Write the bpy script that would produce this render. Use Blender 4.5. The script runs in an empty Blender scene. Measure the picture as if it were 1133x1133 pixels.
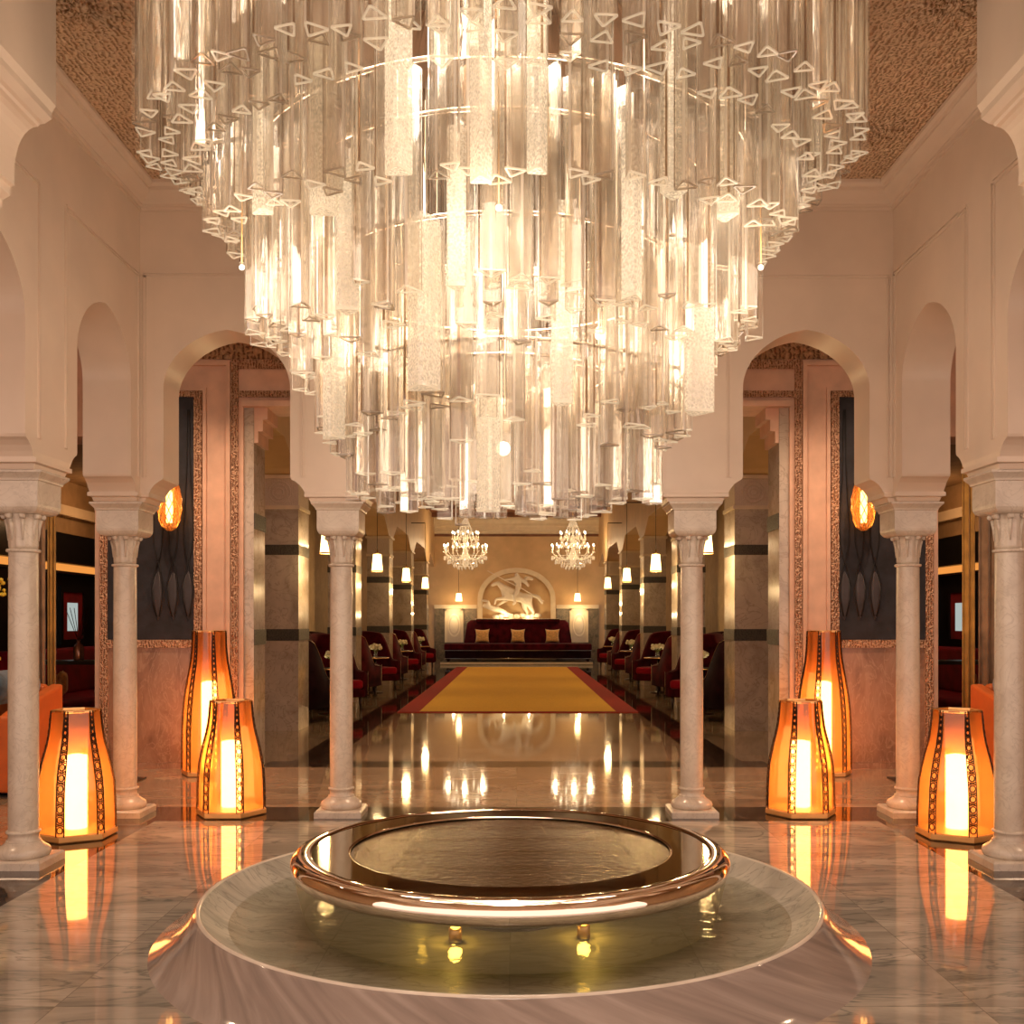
import bpy, bmesh, math, random
from math import pi, sin, cos, sqrt, radians
from mathutils import Vector, Matrix
from mathutils.geometry import tessellate_polygon
random.seed(7)
S = bpy.context.scene
COL = S.collection

# ------------------------------------------------------------------ materials
def new_mat(name):
    m = bpy.data.materials.new(name); m.use_nodes = True
    nt = m.node_tree; nt.nodes.clear()
    out = nt.nodes.new('ShaderNodeOutputMaterial')
    return m, nt, out
def N(nt, t, **kw):
    n = nt.nodes.new(t)
    for k, v in kw.items(): setattr(n, k, v)
    return n
def coords(nt, scale=(1,1,1)):
    tc = N(nt, 'ShaderNodeTexCoord'); mp = N(nt, 'ShaderNodeMapping')
    mp.inputs['Scale'].default_value = scale
    nt.links.new(tc.outputs['Object'], mp.inputs['Vector'])
    return mp.outputs['Vector']
def ramp(nt, fac, stops):
    r = N(nt, 'ShaderNodeValToRGB'); e = r.color_ramp.elements
    while len(e) < len(stops): e.new(0.5)
    for i, (p, c) in enumerate(stops):
        e[i].position = p; e[i].color = (*c, 1)
    nt.links.new(fac, r.inputs['Fac']); return r.outputs['Color']
def simple(name, col, rough=.5, metal=0, noise=0.06, nscale=6, bump=0, coat=0, sheen=0, spec=.5):
    m, nt, out = new_mat(name)
    b = N(nt, 'ShaderNodeBsdfPrincipled')
    b.inputs['Roughness'].default_value = rough; b.inputs['Metallic'].default_value = metal
    b.inputs['Coat Weight'].default_value = coat; b.inputs['Sheen Weight'].default_value = sheen
    b.inputs['Specular IOR Level'].default_value = spec
    v = coords(nt); nz = N(nt, 'ShaderNodeTexNoise'); nz.inputs['Scale'].default_value = nscale
    nz.inputs['Detail'].default_value = 5
    nt.links.new(v, nz.inputs['Vector'])
    lo = tuple(c*(1-noise*2) for c in col); hi = tuple(min(1, c*(1+noise*2)) for c in col)
    c = ramp(nt, nz.outputs['Fac'], [(.3, lo), (.7, hi)])
    nt.links.new(c, b.inputs['Base Color'])
    if bump:
        bp = N(nt, 'ShaderNodeBump'); bp.inputs['Strength'].default_value = bump; bp.inputs['Distance'].default_value = .02
        nt.links.new(nz.outputs['Fac'], bp.inputs['Height']); nt.links.new(bp.outputs['Normal'], b.inputs['Normal'])
    nt.links.new(b.outputs[0], out.inputs[0]); return m
def marble(name, lo, mid, hi, vein, scale=(1,1,1), rough=.12, tile=None, nscale=1.6, grout=None, spec=.5):
    m, nt, out = new_mat(name)
    b = N(nt, 'ShaderNodeBsdfPrincipled'); b.inputs['Roughness'].default_value = rough
    b.inputs['Specular IOR Level'].default_value = spec
    v = coords(nt, scale)
    nz = N(nt, 'ShaderNodeTexNoise'); nz.inputs['Scale'].default_value = nscale; nz.inputs['Detail'].default_value = 9
    nz.inputs['Distortion'].default_value = 1.2; nz.inputs['Roughness'].default_value = .62
    if tile:
        # every slab gets its own piece of the stone
        tc = N(nt, 'ShaderNodeTexCoord'); vm = N(nt, 'ShaderNodeVectorMath', operation='DIVIDE')
        vm.inputs[1].default_value = (tile[0], tile[1], 1000); nt.links.new(tc.outputs['Object'], vm.inputs[0])
        fl = N(nt, 'ShaderNodeVectorMath', operation='FLOOR'); nt.links.new(vm.outputs[0], fl.inputs[0])
        wn = N(nt, 'ShaderNodeTexWhiteNoise'); nt.links.new(fl.outputs[0], wn.inputs['Vector'])
        sc = N(nt, 'ShaderNodeVectorMath', operation='SCALE'); sc.inputs['Scale'].default_value = 9
        nt.links.new(wn.outputs['Color'], sc.inputs[0])
        ad = N(nt, 'ShaderNodeVectorMath', operation='ADD'); nt.links.new(v, ad.inputs[0]); nt.links.new(sc.outputs[0], ad.inputs[1])
        v = ad.outputs[0]
    nt.links.new(v, nz.inputs['Vector'])
    base = ramp(nt, nz.outputs['Fac'], [(.3, lo), (.5, mid), (.7, hi)])
    n2 = N(nt, 'ShaderNodeTexNoise'); n2.inputs['Scale'].default_value = nscale*1.7; n2.inputs['Detail'].default_value = 6
    n2.inputs['Distortion'].default_value = 2.2
    nt.links.new(v, n2.inputs['Vector'])
    vf = ramp(nt, n2.outputs['Fac'], [(.47, (0,0,0)), (.5, (1,1,1)), (.53, (0,0,0))])
    mx = N(nt, 'ShaderNodeMix', data_type='RGBA'); mx.inputs['B'].default_value = (*vein, 1)
    ml = N(nt, 'ShaderNodeMath', operation='MULTIPLY'); ml.inputs[1].default_value = .6
    nt.links.new(vf, ml.inputs[0]); nt.links.new(ml.outputs[0], mx.inputs['Factor']); nt.links.new(base, mx.inputs['A'])
    c = mx.outputs['Result']
    if tile and grout:
        fr = N(nt, 'ShaderNodeVectorMath', operation='FRACTION'); nt.links.new(vm.outputs[0], fr.inputs[0])
        sp = N(nt, 'ShaderNodeSeparateXYZ'); nt.links.new(fr.outputs[0], sp.inputs[0])
        g = []
        for ax, w in ((0, .004/tile[0]), (1, .004/tile[1])):
            l = N(nt, 'ShaderNodeMath', operation='LESS_THAN'); l.inputs[1].default_value = w
            nt.links.new(sp.outputs[ax], l.inputs[0]); g.append(l)
        mxm = N(nt, 'ShaderNodeMath', operation='MAXIMUM'); nt.links.new(g[0].outputs[0], mxm.inputs[0]); nt.links.new(g[1].outputs[0], mxm.inputs[1])
        m2 = N(nt, 'ShaderNodeMix', data_type='RGBA'); m2.inputs['B'].default_value = (*grout, 1)
        nt.links.new(mxm.outputs[0], m2.inputs['Factor']); nt.links.new(c, m2.inputs['A']); c = m2.outputs['Result']
    nt.links.new(c, b.inputs['Base Color']); nt.links.new(b.outputs[0], out.inputs[0]); return m
def carved(name, hi, lo, scale=14, rough=.6, rot=radians(45), strength=.9):
    """carved plaster: diamond lattice with leaf-like fill"""
    m, nt, out = new_mat(name)
    b = N(nt, 'ShaderNodeBsdfPrincipled'); b.inputs['Roughness'].default_value = rough
    v = coords(nt)
    vo = N(nt, 'ShaderNodeTexVoronoi', feature='DISTANCE_TO_EDGE'); vo.inputs['Scale'].default_value = scale
    nz = N(nt, 'ShaderNodeTexNoise'); nz.inputs['Scale'].default_value = scale*.5; nz.inputs['Detail'].default_value = 3
    nt.links.new(v, nz.inputs['Vector'])
    mixv = N(nt, 'ShaderNodeMix', data_type='VECTOR'); mixv.inputs['Factor'].default_value = .12
    nt.links.new(v, mixv.inputs['A']); nt.links.new(nz.outputs['Color'], mixv.inputs['B'])
    nt.links.new(mixv.outputs['Result'], vo.inputs['Vector'])
    wv = N(nt, 'ShaderNodeTexWave'); wv.inputs['Scale'].default_value = scale*.45; wv.inputs['Distortion'].default_value = 5
    wv.inputs['Detail'].default_value = 2; wv.inputs['Detail Scale'].default_value = 2
    nt.links.new(v, wv.inputs['Vector'])
    ml = N(nt, 'ShaderNodeMath', operation='MULTIPLY_ADD'); ml.inputs[1].default_value = 2.6
    nt.links.new(vo.outputs['Distance'], ml.inputs[0])
    m5 = N(nt, 'ShaderNodeMath', operation='MULTIPLY'); m5.inputs[1].default_value = .45
    nt.links.new(wv.outputs['Fac'], m5.inputs[0]); nt.links.new(m5.outputs[0], ml.inputs[2])
    c = ramp(nt, ml.outputs[0], [(.18, lo), (.5, hi)])
    nt.links.new(c, b.inputs['Base Color'])
    bp = N(nt, 'ShaderNodeBump'); bp.inputs['Strength'].default_value = strength; bp.inputs['Distance'].default_value = .03
    nt.links.new(ml.outputs[0], bp.inputs['Height']); nt.links.new(bp.outputs['Normal'], b.inputs['Normal'])
    nt.links.new(b.outputs[0], out.inputs[0]); return m
def emit(name, col, s):
    m, nt, out = new_mat(name); e = N(nt, 'ShaderNodeEmission')
    e.inputs[0].default_value = (*col, 1); e.inputs[1].default_value = s
    nt.links.new(e.outputs[0], out.inputs[0]); return m
def thin_glass(name, tint, milk=.05, refl=1.0, emis=0, crackle=False, rough=.04, milkcol=(1,.93,.8), f0=.06):
    m, nt, out = new_mat(name)
    t = N(nt, 'ShaderNodeBsdfTransparent'); t.inputs[0].default_value = (*tint, 1)
    g = N(nt, 'ShaderNodeBsdfGlossy'); g.inputs['Roughness'].default_value = rough
    d = N(nt, 'ShaderNodeBsdfTranslucent'); d.inputs[0].default_value = (*milkcol, 1)
    d2 = N(nt, 'ShaderNodeBsdfDiffuse'); d2.inputs[0].default_value = (*milkcol, 1)
    dm = N(nt, 'ShaderNodeMixShader'); dm.inputs[0].default_value = .5
    nt.links.new(d.outputs[0], dm.inputs[1]); nt.links.new(d2.outputs[0], dm.inputs[2])
    lw = N(nt, 'ShaderNodeLayerWeight'); lw.inputs['Blend'].default_value = .35
    ma = N(nt, 'ShaderNodeMath', operation='MULTIPLY_ADD'); ma.inputs[1].default_value = .55*refl; ma.inputs[2].default_value = f0
    nt.links.new(lw.outputs['Fresnel'], ma.inputs[0])
    m1 = N(nt, 'ShaderNodeMixShader'); nt.links.new(ma.outputs[0], m1.inputs[0])
    nt.links.new(t.outputs[0], m1.inputs[1]); nt.links.new(g.outputs[0], m1.inputs[2])
    m2 = N(nt, 'ShaderNodeMixShader'); m2.inputs[0].default_value = milk
    nt.links.new(m1.outputs[0], m2.inputs[1]); nt.links.new(dm.outputs[0], m2.inputs[2])
    last = m2
    v = coords(nt, (1,1,.25) if not crackle else (1,1,1)); nz = N(nt, 'ShaderNodeTexNoise'); nz.inputs['Scale'].default_value = 90 if crackle else 14
    nz.inputs['Detail'].default_value = 3
    nt.links.new(v, nz.inputs['Vector'])
    bp = N(nt, 'ShaderNodeBump'); bp.inputs['Strength'].default_value = .5 if crackle else .25; bp.inputs['Distance'].default_value = .01
    nt.links.new(nz.outputs['Fac'], bp.inputs['Height']); nt.links.new(bp.outputs['Normal'], g.inputs['Normal'])
    if crackle:
        r = N(nt, 'ShaderNodeMapRange'); r.inputs['From Min'].default_value = .4; r.inputs['From Max'].default_value = .6
        r.inputs['To Min'].default_value = milk*.5; r.inputs['To Max'].default_value = min(1, milk*1.5)
        nt.links.new(nz.outputs['Fac'], r.inputs['Value']); nt.links.new(r.outputs[0], m2.inputs[0])
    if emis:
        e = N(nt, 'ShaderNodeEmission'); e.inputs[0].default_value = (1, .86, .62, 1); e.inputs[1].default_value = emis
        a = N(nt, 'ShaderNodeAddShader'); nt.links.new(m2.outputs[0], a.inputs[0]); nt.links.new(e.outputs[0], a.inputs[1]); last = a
    nt.links.new(last.outputs[0], out.inputs[0]); return m

M = {}
M['plaster'] = simple('cream_plaster', (.74, .60, .48), rough=.32, noise=.03, nscale=2.2, bump=.06)
M['plaster_pink'] = simple('pink_plaster', (.72, .47, .35), rough=.55, noise=.05)
M['col_marble'] = marble('column_marble', (.56,.47,.38), (.66,.57,.47), (.72,.64,.54), (.50,.42,.34), nscale=4, rough=.22)
M['floor_in'] = marble('basin_hall_marble', (.19,.17,.14), (.37,.32,.26), (.58,.50,.40), (.10,.105,.09), scale=(.55,1.9,1), rough=.035, tile=(1.8,1.35), nscale=1.1, grout=(.24,.2,.16))
M['floor_out'] = marble('brown_marble', (.22,.15,.095), (.34,.235,.155), (.44,.32,.22), (.17,.11,.07), scale=(.5,1.6,1), rough=.05, tile=(1.2,.8), nscale=1.3, grout=(.2,.13,.08))
M['floor_salon'] = marble('salon_marble', (.16,.11,.075), (.27,.19,.125), (.38,.27,.185), (.10,.07,.05), scale=(.8,1.2,1), rough=.06, tile=(.9,.9), nscale=1.3, grout=(.08,.05,.03))
M['floor_dark'] = marble('dark_marble', (.012,.009,.006), (.028,.018,.012), (.06,.035,.02), (.22,.14,.09), rough=.05, nscale=3)
def radial_marble(name, cols, rough=.07):
    m, nt, out = new_mat(name); b = N(nt, 'ShaderNodeBsdfPrincipled'); b.inputs['Roughness'].default_value = rough
    tc = N(nt, 'ShaderNodeTexCoord'); sp = N(nt, 'ShaderNodeSeparateXYZ'); nt.links.new(tc.outputs['Object'], sp.inputs[0])
    at = N(nt, 'ShaderNodeMath', operation='ARCTAN2'); nt.links.new(sp.outputs['Y'], at.inputs[0]); nt.links.new(sp.outputs['X'], at.inputs[1])
    cb = N(nt, 'ShaderNodeCombineXYZ'); m7 = N(nt, 'ShaderNodeMath', operation='MULTIPLY'); m7.inputs[1].default_value = 9
    nt.links.new(at.outputs[0], m7.inputs[0]); ad = N(nt, 'ShaderNodeMath', operation='MULTIPLY_ADD'); ad.inputs[1].default_value = 14
    nt.links.new(sp.outputs['Z'], ad.inputs[0]); nt.links.new(m7.outputs[0], ad.inputs[2]); nt.links.new(ad.outputs[0], cb.inputs[0])
    nt.links.new(sp.outputs['X'], cb.inputs[1]); nt.links.new(sp.outputs['Y'], cb.inputs[2])
    nz = N(nt, 'ShaderNodeTexNoise'); nz.inputs['Scale'].default_value = 1.3; nz.inputs['Detail'].default_value = 10; nz.inputs['Distortion'].default_value = .6
    nt.links.new(cb.outputs[0], nz.inputs['Vector']); c = ramp(nt, nz.outputs['Fac'], [(.32, cols[0]), (.5, cols[1]), (.68, cols[2])])
    nt.links.new(c, b.inputs['Base Color']); nt.links.new(b.outputs[0], out.inputs[0]); return m
M['basin'] = radial_marble('basin_marble', [(.22,.175,.15), (.30,.24,.205), (.385,.315,.27)])
M['basin_rim'] = simple('rim_marble', (.66,.58,.48), rough=.12)
M['basin_in'] = marble('pool_marble', (.24,.22,.18), (.40,.36,.30), (.54,.49,.41), (.17,.16,.13), scale=(.7,1.6,1), rough=.5, nscale=1.8, tile=(.8,.8), grout=(.25,.24,.2))
M['pillar'] = marble('pillar_marble', (.36,.30,.25), (.50,.43,.36), (.60,.52,.44), (.30,.24,.19), rough=.12, nscale=2)
M['dado'] = marble('pink_dado_marble', (.20,.115,.08), (.30,.18,.125), (.37,.235,.17), (.42,.28,.20), rough=.2, nscale=2.5, scale=(1.5,1,.6))
M['dado_dark'] = marble('green_dado_marble', (.05,.045,.03), (.14,.11,.07), (.26,.18,.11), (.36,.24,.14), rough=.2, nscale=2.5)
M['mosaic'] = carved('dark_mosaic', (.07,.06,.045), (.010,.010,.009), scale=40, rough=.5, strength=.2)
M['carve_terra'] = carved('terracotta_carving', (.72,.44,.29), (.30,.12,.06), scale=26)
M['carve_ceiling'] = carved('ceiling_carving', (.80,.58,.38), (.40,.23,.12), scale=22, strength=.7)
M['carve_cream'] = carved('cream_carving', (.66,.55,.44), (.585,.48,.385), scale=30, strength=.12)
M['carve_frieze'] = carved('frieze_carving', (.56,.33,.19), (.20,.09,.04), scale=14)
M['salon_wall'] = simple('salon_ochre_plaster', (.62, .42, .22), rough=.5, noise=.05, nscale=2)
M['cream_paint'] = simple('cream_paint', (.74, .62, .45), rough=.45, noise=.03)
M['wood_ceiling'] = simple('dark_red_wood', (.17, .06, .025), rough=.5, noise=.2, nscale=3)
M['tan_wall'] = simple('tan_plaster', (.42, .28, .15), rough=.7, noise=.06)
M['black'] = simple('black_lacquer', (.010, .009, .009), rough=.3, noise=.1)
M['velvet'] = simple('burgundy_velvet', (.060, .003, .006), rough=.8, noise=.3, nscale=5, sheen=.06, spec=.06)
M['velvet_red'] = simple('red_velvet', (.26, .006, .016), rough=.8, noise=.15, nscale=5, sheen=.1, spec=.06)
M['velvet_dark'] = simple('plum_velvet', (.016, .004, .006), rough=.85, noise=.2, nscale=5, sheen=.04, spec=.06)
M['stud'] = simple('brass_studs', (.8, .62, .42), rough=.3, metal=1)
M['dark_wood'] = simple('dark_wood', (.03, .012, .008), rough=.35, noise=.2)
M['gold_fabric'] = simple('gold_fabric', (.75, .42, .13), rough=.6, noise=.15, nscale=20, sheen=.3)
M['rug_gold'] = simple('gold_carpet', (.95, .52, .06), rough=.95, noise=.05, nscale=30)
M['rug_red'] = simple('red_carpet', (.38, .018, .012), rough=.95, noise=.06, nscale=30)
M['rug_blue'] = simple('blue_carpet', (.03, .035, .09), rough=.95, noise=.3, nscale=30)
M['brass'] = simple('antique_brass', (.85, .50, .20), rough=.35, metal=1, noise=.1)
M['bronze_dark'] = simple('dark_bronze', (.05, .02, .008), rough=.5, metal=.5, noise=.1)
M['lantern_base'] = simple('amber_brass', (.90, .48, .16), rough=.4, metal=.35, noise=.05)
M['steel'] = simple('polished_steel', (.92, .80, .68), rough=.035, metal=1, noise=.01)
M['steel_dark'] = simple('tinted_steel', (.42, .37, .25), rough=.05, metal=1, noise=.02)
M['orange'] = simple('orange_leather', (.55, .12, .02), rough=.45, noise=.06)
M['blue_fabric'] = simple('blue_fabric', (.035, .075, .12), rough=.8, noise=.3, nscale=14, sheen=.4)
M['grey_fabric'] = simple('grey_fabric', (.09, .07, .07), rough=.9, noise=.2, nscale=20)
M['cream_fabric'] = simple('cream_fabric', (.62, .47, .3), rough=.9, noise=.1, nscale=20)
M['mural'] = simple('blue_grey_textile', (.016, .016, .024), rough=.75, noise=.25, nscale=9, bump=.3, sheen=.2)
M['mural_fold'] = simple('folded_silk', (.035, .028, .034), rough=.45, noise=.2, nscale=6, sheen=.3)
M['mural_line'] = simple('mural_cord', (.008, .007, .009), rough=.7)
M['curtain'] = simple('taupe_curtain', (.27, .17, .10), rough=.9, noise=.15, sheen=.2)
M['curtain_gold'] = simple('gold_curtain', (.42, .23, .05), rough=.9, noise=.15, sheen=.2)
M['white_plaster'] = simple('white_plaster_relief', (.80, .70, .56), rough=.55, noise=.03)
M['leaf'] = simple('leaf', (.14, .17, .02), rough=.5, noise=.3)
M['blossom'] = simple('pale_blossom', (.85, .75, .5), rough=.6, noise=.1)
M['blossom_y'] = simple('yellow_blossom', (.70, .52, .05), rough=.6, noise=.2)
M['clear'] = thin_glass('clear_vase_glass', (.9,.9,.88), milk=.06)
M['copper'] = simple('copper_glass', (.55, .28, .2), rough=.1, metal=.6)
M['cream_tube'] = simple('candle_tube', (.9, .82, .66), rough=.5)

M['prism'] = thin_glass('chandelier_glass', (.985,.97,.945), milk=.035, refl=.9, f0=.03, milkcol=(1,.90,.78))
M['prism_dark'] = thin_glass('chandelier_glass_painted_refraction', (.42,.30,.20), milk=.02, refl=1.0, f0=.08)  # dark tint put in place of refraction at tube corners
M['prism_rim'] = thin_glass('chandelier_glass_rim', (.6,.5,.38), milk=.25, refl=1.0, f0=.12)
M['prism_edge'] = thin_glass('chandelier_glass_edge', (.95,.9,.8), milk=.4, refl=1.0, emis=.16, f0=.1)  # emission put in so the tube rims look edge-lit
M['prism_corner'] = thin_glass('chandelier_glass_corner', (.93,.88,.80), milk=.42, refl=1.0, f0=.1, milkcol=(1,.92,.80))  # milkier colour stands in for bright streaks along the glass
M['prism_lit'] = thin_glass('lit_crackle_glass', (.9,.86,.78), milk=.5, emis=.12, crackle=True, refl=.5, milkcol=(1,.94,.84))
M['water'] = thin_glass('water_sheet', (.96,.94,.86), milk=.12, refl=.7, f0=.05, milkcol=(.9,.85,.65))
M['water_pool'] = thin_glass('pool_water', (.97,.97,.92), milk=.0, refl=.8, f0=.02, rough=.02)
M['crystal'] = thin_glass('crystal_drops', (.95,.90,.80), milk=.22, refl=1.0, emis=.12)  # faint glow put into the crystal, which is no lamp itself
M['glow_flame'] = emit('candle_flame', (1, .80, .5), 12)
M['glow_candle'] = emit('lantern_glow', (1, .72, .44), 26)
M['glow_sconce'] = emit('sconce_glow', (1, .6, .25), 14)
M['glow_dim_bulb'] = emit('chandelier_and_fill_bulb', (1, .82, .6), 6)
M['glow_bulb'] = emit('bulb_glow', (1, .78, .45), 60)
M['glow_shade'] = emit('pendant_glow', (1, .62, .22), 7)
M['glow_yellow'] = emit('underwater_lamp', (1, .62, .08), 6)
M['glow_strip'] = emit('amber_strip', (1, .36, .07), .9)
M['glow_mirror'] = emit('lit_picture', (.75, .85, .8), .55)  # emission in place of light falling on the pictures
M['window_light'] = emit('window_daylight', (.55, .7, 1), 2.5)

def amber(name, tint, trans=.55, gl=.1):
    m, nt, out = new_mat(name)
    t = N(nt, 'ShaderNodeBsdfTransparent'); t.inputs[0].default_value = (*tint, 1)
    d = N(nt, 'ShaderNodeBsdfTranslucent'); d.inputs[0].default_value = (.95, .36, .08, 1)
    df = N(nt, 'ShaderNodeBsdfDiffuse'); df.inputs[0].default_value = (.70, .24, .06, 1)
    g = N(nt, 'ShaderNodeBsdfGlossy'); g.inputs['Roughness'].default_value = .08
    a = N(nt, 'ShaderNodeMixShader'); a.inputs[0].default_value = .35
    nt.links.new(d.outputs[0], a.inputs[1]); nt.links.new(df.outputs[0], a.inputs[2])
    b = N(nt, 'ShaderNodeMixShader'); b.inputs[0].default_value = trans
    nt.links.new(a.outputs[0], b.inputs[1]); nt.links.new(t.outputs[0], b.inputs[2])
    c = N(nt, 'ShaderNodeMixShader'); c.inputs[0].default_value = gl
    nt.links.new(b.outputs[0], c.inputs[1]); nt.links.new(g.outputs[0], c.inputs[2])
    nt.links.new(c.outputs[0], out.inputs[0]); return m
M['amber'] = amber('amber_resin', (1, .72, .42), .60, .06)
M['frost'] = amber('frosted_sleeve', (1, .85, .6), .5, .0)
M['shade'] = amber('pleated_shade', (1, .7, .35), .25, .02)

def bronze_water():
    m, nt, out = new_mat('bronze_under_water')
    b = N(nt, 'ShaderNodeBsdfPrincipled'); b.inputs['Metallic'].default_value = .75; b.inputs['Roughness'].default_value = .16
    b.inputs['Coat Weight'].default_value = .8; b.inputs['Coat Roughness'].default_value = .03
    v = coords(nt); n = N(nt, 'ShaderNodeTexNoise'); n.inputs['Scale'].default_value = 60; n.inputs['Detail'].default_value = 8
    nt.links.new(v, n.inputs['Vector'])
    c = ramp(nt, n.outputs['Fac'], [(.3, (.10,.062,.028)), (.6, (.22,.14,.065)), (.75, (.5,.36,.18))])
    nt.links.new(c, b.inputs['Base Color'])
    n2 = N(nt, 'ShaderNodeTexNoise'); n2.inputs['Scale'].default_value = 26; n2.inputs['Detail'].default_value = 5; nt.links.new(v, n2.inputs['Vector'])
    bp = N(nt, 'ShaderNodeBump'); bp.inputs['Strength'].default_value = .5; bp.inputs['Distance'].default_value = .01
    nt.links.new(n2.outputs['Fac'], bp.inputs['Height']); nt.links.new(bp.outputs['Normal'], b.inputs['Normal'])
    nt.links.new(b.outputs[0], out.inputs[0]); return m
M['bronze_water'] = bronze_water()

# ------------------------------------------------------------------ mesh builder
class MB:
    def __init__(s): s.v = []; s.f = []; s.mi = []; s.cur = 0; s.smooth = []
    def add(s, vs, fs, mtx=None, smooth=False):
        o = len(s.v)
        for v in vs:
            v = Vector(v)
            if mtx is not None: v = mtx @ v
            s.v.append(v)
        for f in fs: s.f.append([i+o for i in f]); s.mi.append(s.cur); s.smooth.append(smooth)
        return s
    def box(s, x0, x1, y0, y1, z0, z1, mtx=None):
        vs = [(x,y,z) for z in (z0,z1) for y in (y0,y1) for x in (x0,x1)]
        return s.add(vs, [(0,2,3,1),(4,5,7,6),(0,1,5,4),(2,6,7,3),(0,4,6,2),(1,3,7,5)], mtx)
    def lathe(s, prof, n=32, c=(0,0,0), mtx=None, smooth=True, cap=True, flute=None, phase=0):
        vs = []; fs = []
        for (r, z) in prof:
            for i in range(n):
                a = 2*pi*i/n + phase; rr = r
                if flute and r > 0: rr = r*(1+flute*(cos(a*flute_n)))
                vs.append((c[0]+rr*cos(a), c[1]+rr*sin(a), c[2]+z))
        for j in range(len(prof)-1):
            for i in range(n):
                k = (i+1) % n
                fs.append((j*n+i, j*n+k, (j+1)*n+k, (j+1)*n+i))
        s.add(vs, fs, mtx, smooth)
        if cap:
            o = len(s.v)-len(vs)
            if prof[0][0] > 1e-5: s.f.append([o+i for i in range(n)][::-1]); s.mi.append(s.cur); s.smooth.append(False)
            if prof[-1][0] > 1e-5:
                b = o+(len(prof)-1)*n; s.f.append([b+i for i in range(n)]); s.mi.append(s.cur); s.smooth.append(False)
        return s
    def tube(s, pts, r, n=6, mtx=None, closed=False):
        pts = [Vector(p) for p in pts]; m = len(pts); vs = []; fs = []
        rr = r if isinstance(r, (list, tuple)) else [r]*m
        up = None
        for i, p in enumerate(pts):
            if closed: t = pts[(i+1) % m]-pts[i-1]
            else: t = pts[min(i+1, m-1)]-pts[max(i-1, 0)]
            t = t.normalized() if t.length > 1e-9 else Vector((0,0,1))
            if up is None:
                up = Vector((0,0,1)) if abs(t.z) < .9 else Vector((0,1,0))
            a = t.cross(up); a = a.normalized() if a.length > 1e-6 else t.orthogonal().normalized()
            b = a.cross(t).normalized(); up = b
            for k in range(n):
                an = 2*pi*k/n; vs.append(p + a*cos(an)*rr[i] + b*sin(an)*rr[i])
        e = m if closed else m-1
        for i in range(e):
            j = (i+1) % m
            for k in range(n):
                l = (k+1) % n; fs.append((i*n+k, i*n+l, j*n+l, j*n+k))
        if not closed: fs.append(tuple(range(n))[::-1]); fs.append(tuple((m-1)*n+k for k in range(n)))
        return s.add(vs, fs, mtx, n > 4)
    def loft(s, rings, mtx=None, closed=True, caps=True, smooth=False):
        n = len(rings[0]); vs = [p for r in rings for p in r]; fs = []
        for j in range(len(rings)-1):
            for i in range(n if closed else n-1):
                k = (i+1) % n; fs.append((j*n+i, j*n+k, (j+1)*n+k, (j+1)*n+i))
        if caps: fs.append(tuple(range(n))[::-1]); fs.append(tuple((len(rings)-1)*n+i for i in range(n)))
        return s.add(vs, fs, mtx, smooth)
    def rects(s, rows, c=(0,0), mtx=None):      # rows of (z, half x, half y)
        return s.loft([[(c[0]-a, c[1]-b, z), (c[0]+a, c[1]-b, z), (c[0]+a, c[1]+b, z), (c[0]-a, c[1]+b, z)] for (z, a, b) in rows], mtx)
    def extrude(s, poly, d0, d1, axis='y', mtx=None, side=None):
        """poly of (u,w) pairs; axis y: u=x w=z; axis x: u=y w=z; axis z: u=x w=y"""
        def P(u, w, d):
            return (u, d, w) if axis == 'y' else ((d, u, w) if axis == 'x' else (u, w, d))
        n = len(poly); tri = tessellate_polygon([[Vector((u, w, 0)) for u, w in poly]])
        vs = [P(u, w, d0) for u, w in poly] + [P(u, w, d1) for u, w in poly]
        fs = [tuple(t) for t in tri] + [tuple(n+i for i in t[::-1]) for t in tri]
        s.add(vs, fs, mtx)
        c0 = s.cur
        if side is not None: s.cur = side
        o = len(s.v)-2*n
        for i in range(n):
            k = (i+1) % n; s.f.append([o+i, o+k, o+n+k, o+n+i]); s.mi.append(s.cur); s.smooth.append(False)
        s.cur = c0
        return s
    def ball(s, c, r, n=8, mtx=None):
        rx, ry, rz = r if isinstance(r, (tuple, list)) else (r, r, r)
        pr = [(sin(pi*i/(n//2+1)), -cos(pi*i/(n//2+1))) for i in range(n//2+2)]
        vs = [(c[0]+rx*q*cos(2*pi*k/n), c[1]+ry*q*sin(2*pi*k/n), c[2]+rz*w) for q, w in pr for k in range(n)]
        fs = [(j*n+i, j*n+(i+1) % n, (j+1)*n+(i+1) % n, (j+1)*n+i) for j in range(len(pr)-1) for i in range(n)]
        return s.add(vs, fs, mtx, True)
    def build(s, name, mats, parent=None, bevel=0, sub=0, loc=None, fix=True):
        me = bpy.data.meshes.new(name)
        me.from_pydata([tuple(v) for v in s.v], [], s.f)
        me.update()
        if fix or True:
            bm = bmesh.new(); bm.from_mesh(me)
            for i, f in enumerate(bm.faces): f.smooth = s.smooth[i]; f.material_index = s.mi[i]
            bmesh.ops.remove_doubles(bm, verts=bm.verts, dist=1e-5)
            bmesh.ops.recalc_face_normals(bm, faces=bm.faces)
            bm.to_mesh(me); bm.free()
        for m in (mats if isinstance(mats, (list, tuple)) else [mats]):
            me.materials.append(M[m] if isinstance(m, str) else m)
        o = bpy.data.objects.new(name, me); COL.objects.link(o)
        if parent is not None: o.parent = parent
        if loc: o.location = loc
        if bevel:
            b = o.modifiers.new('Bevel', 'BEVEL'); b.width = bevel; b.segments = 3; b.limit_method = 'ANGLE'
        if sub:
            b = o.modifiers.new('Sub', 'SUBSURF'); b.levels = sub; b.render_levels = sub
        return o
flute_n = 12

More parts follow.
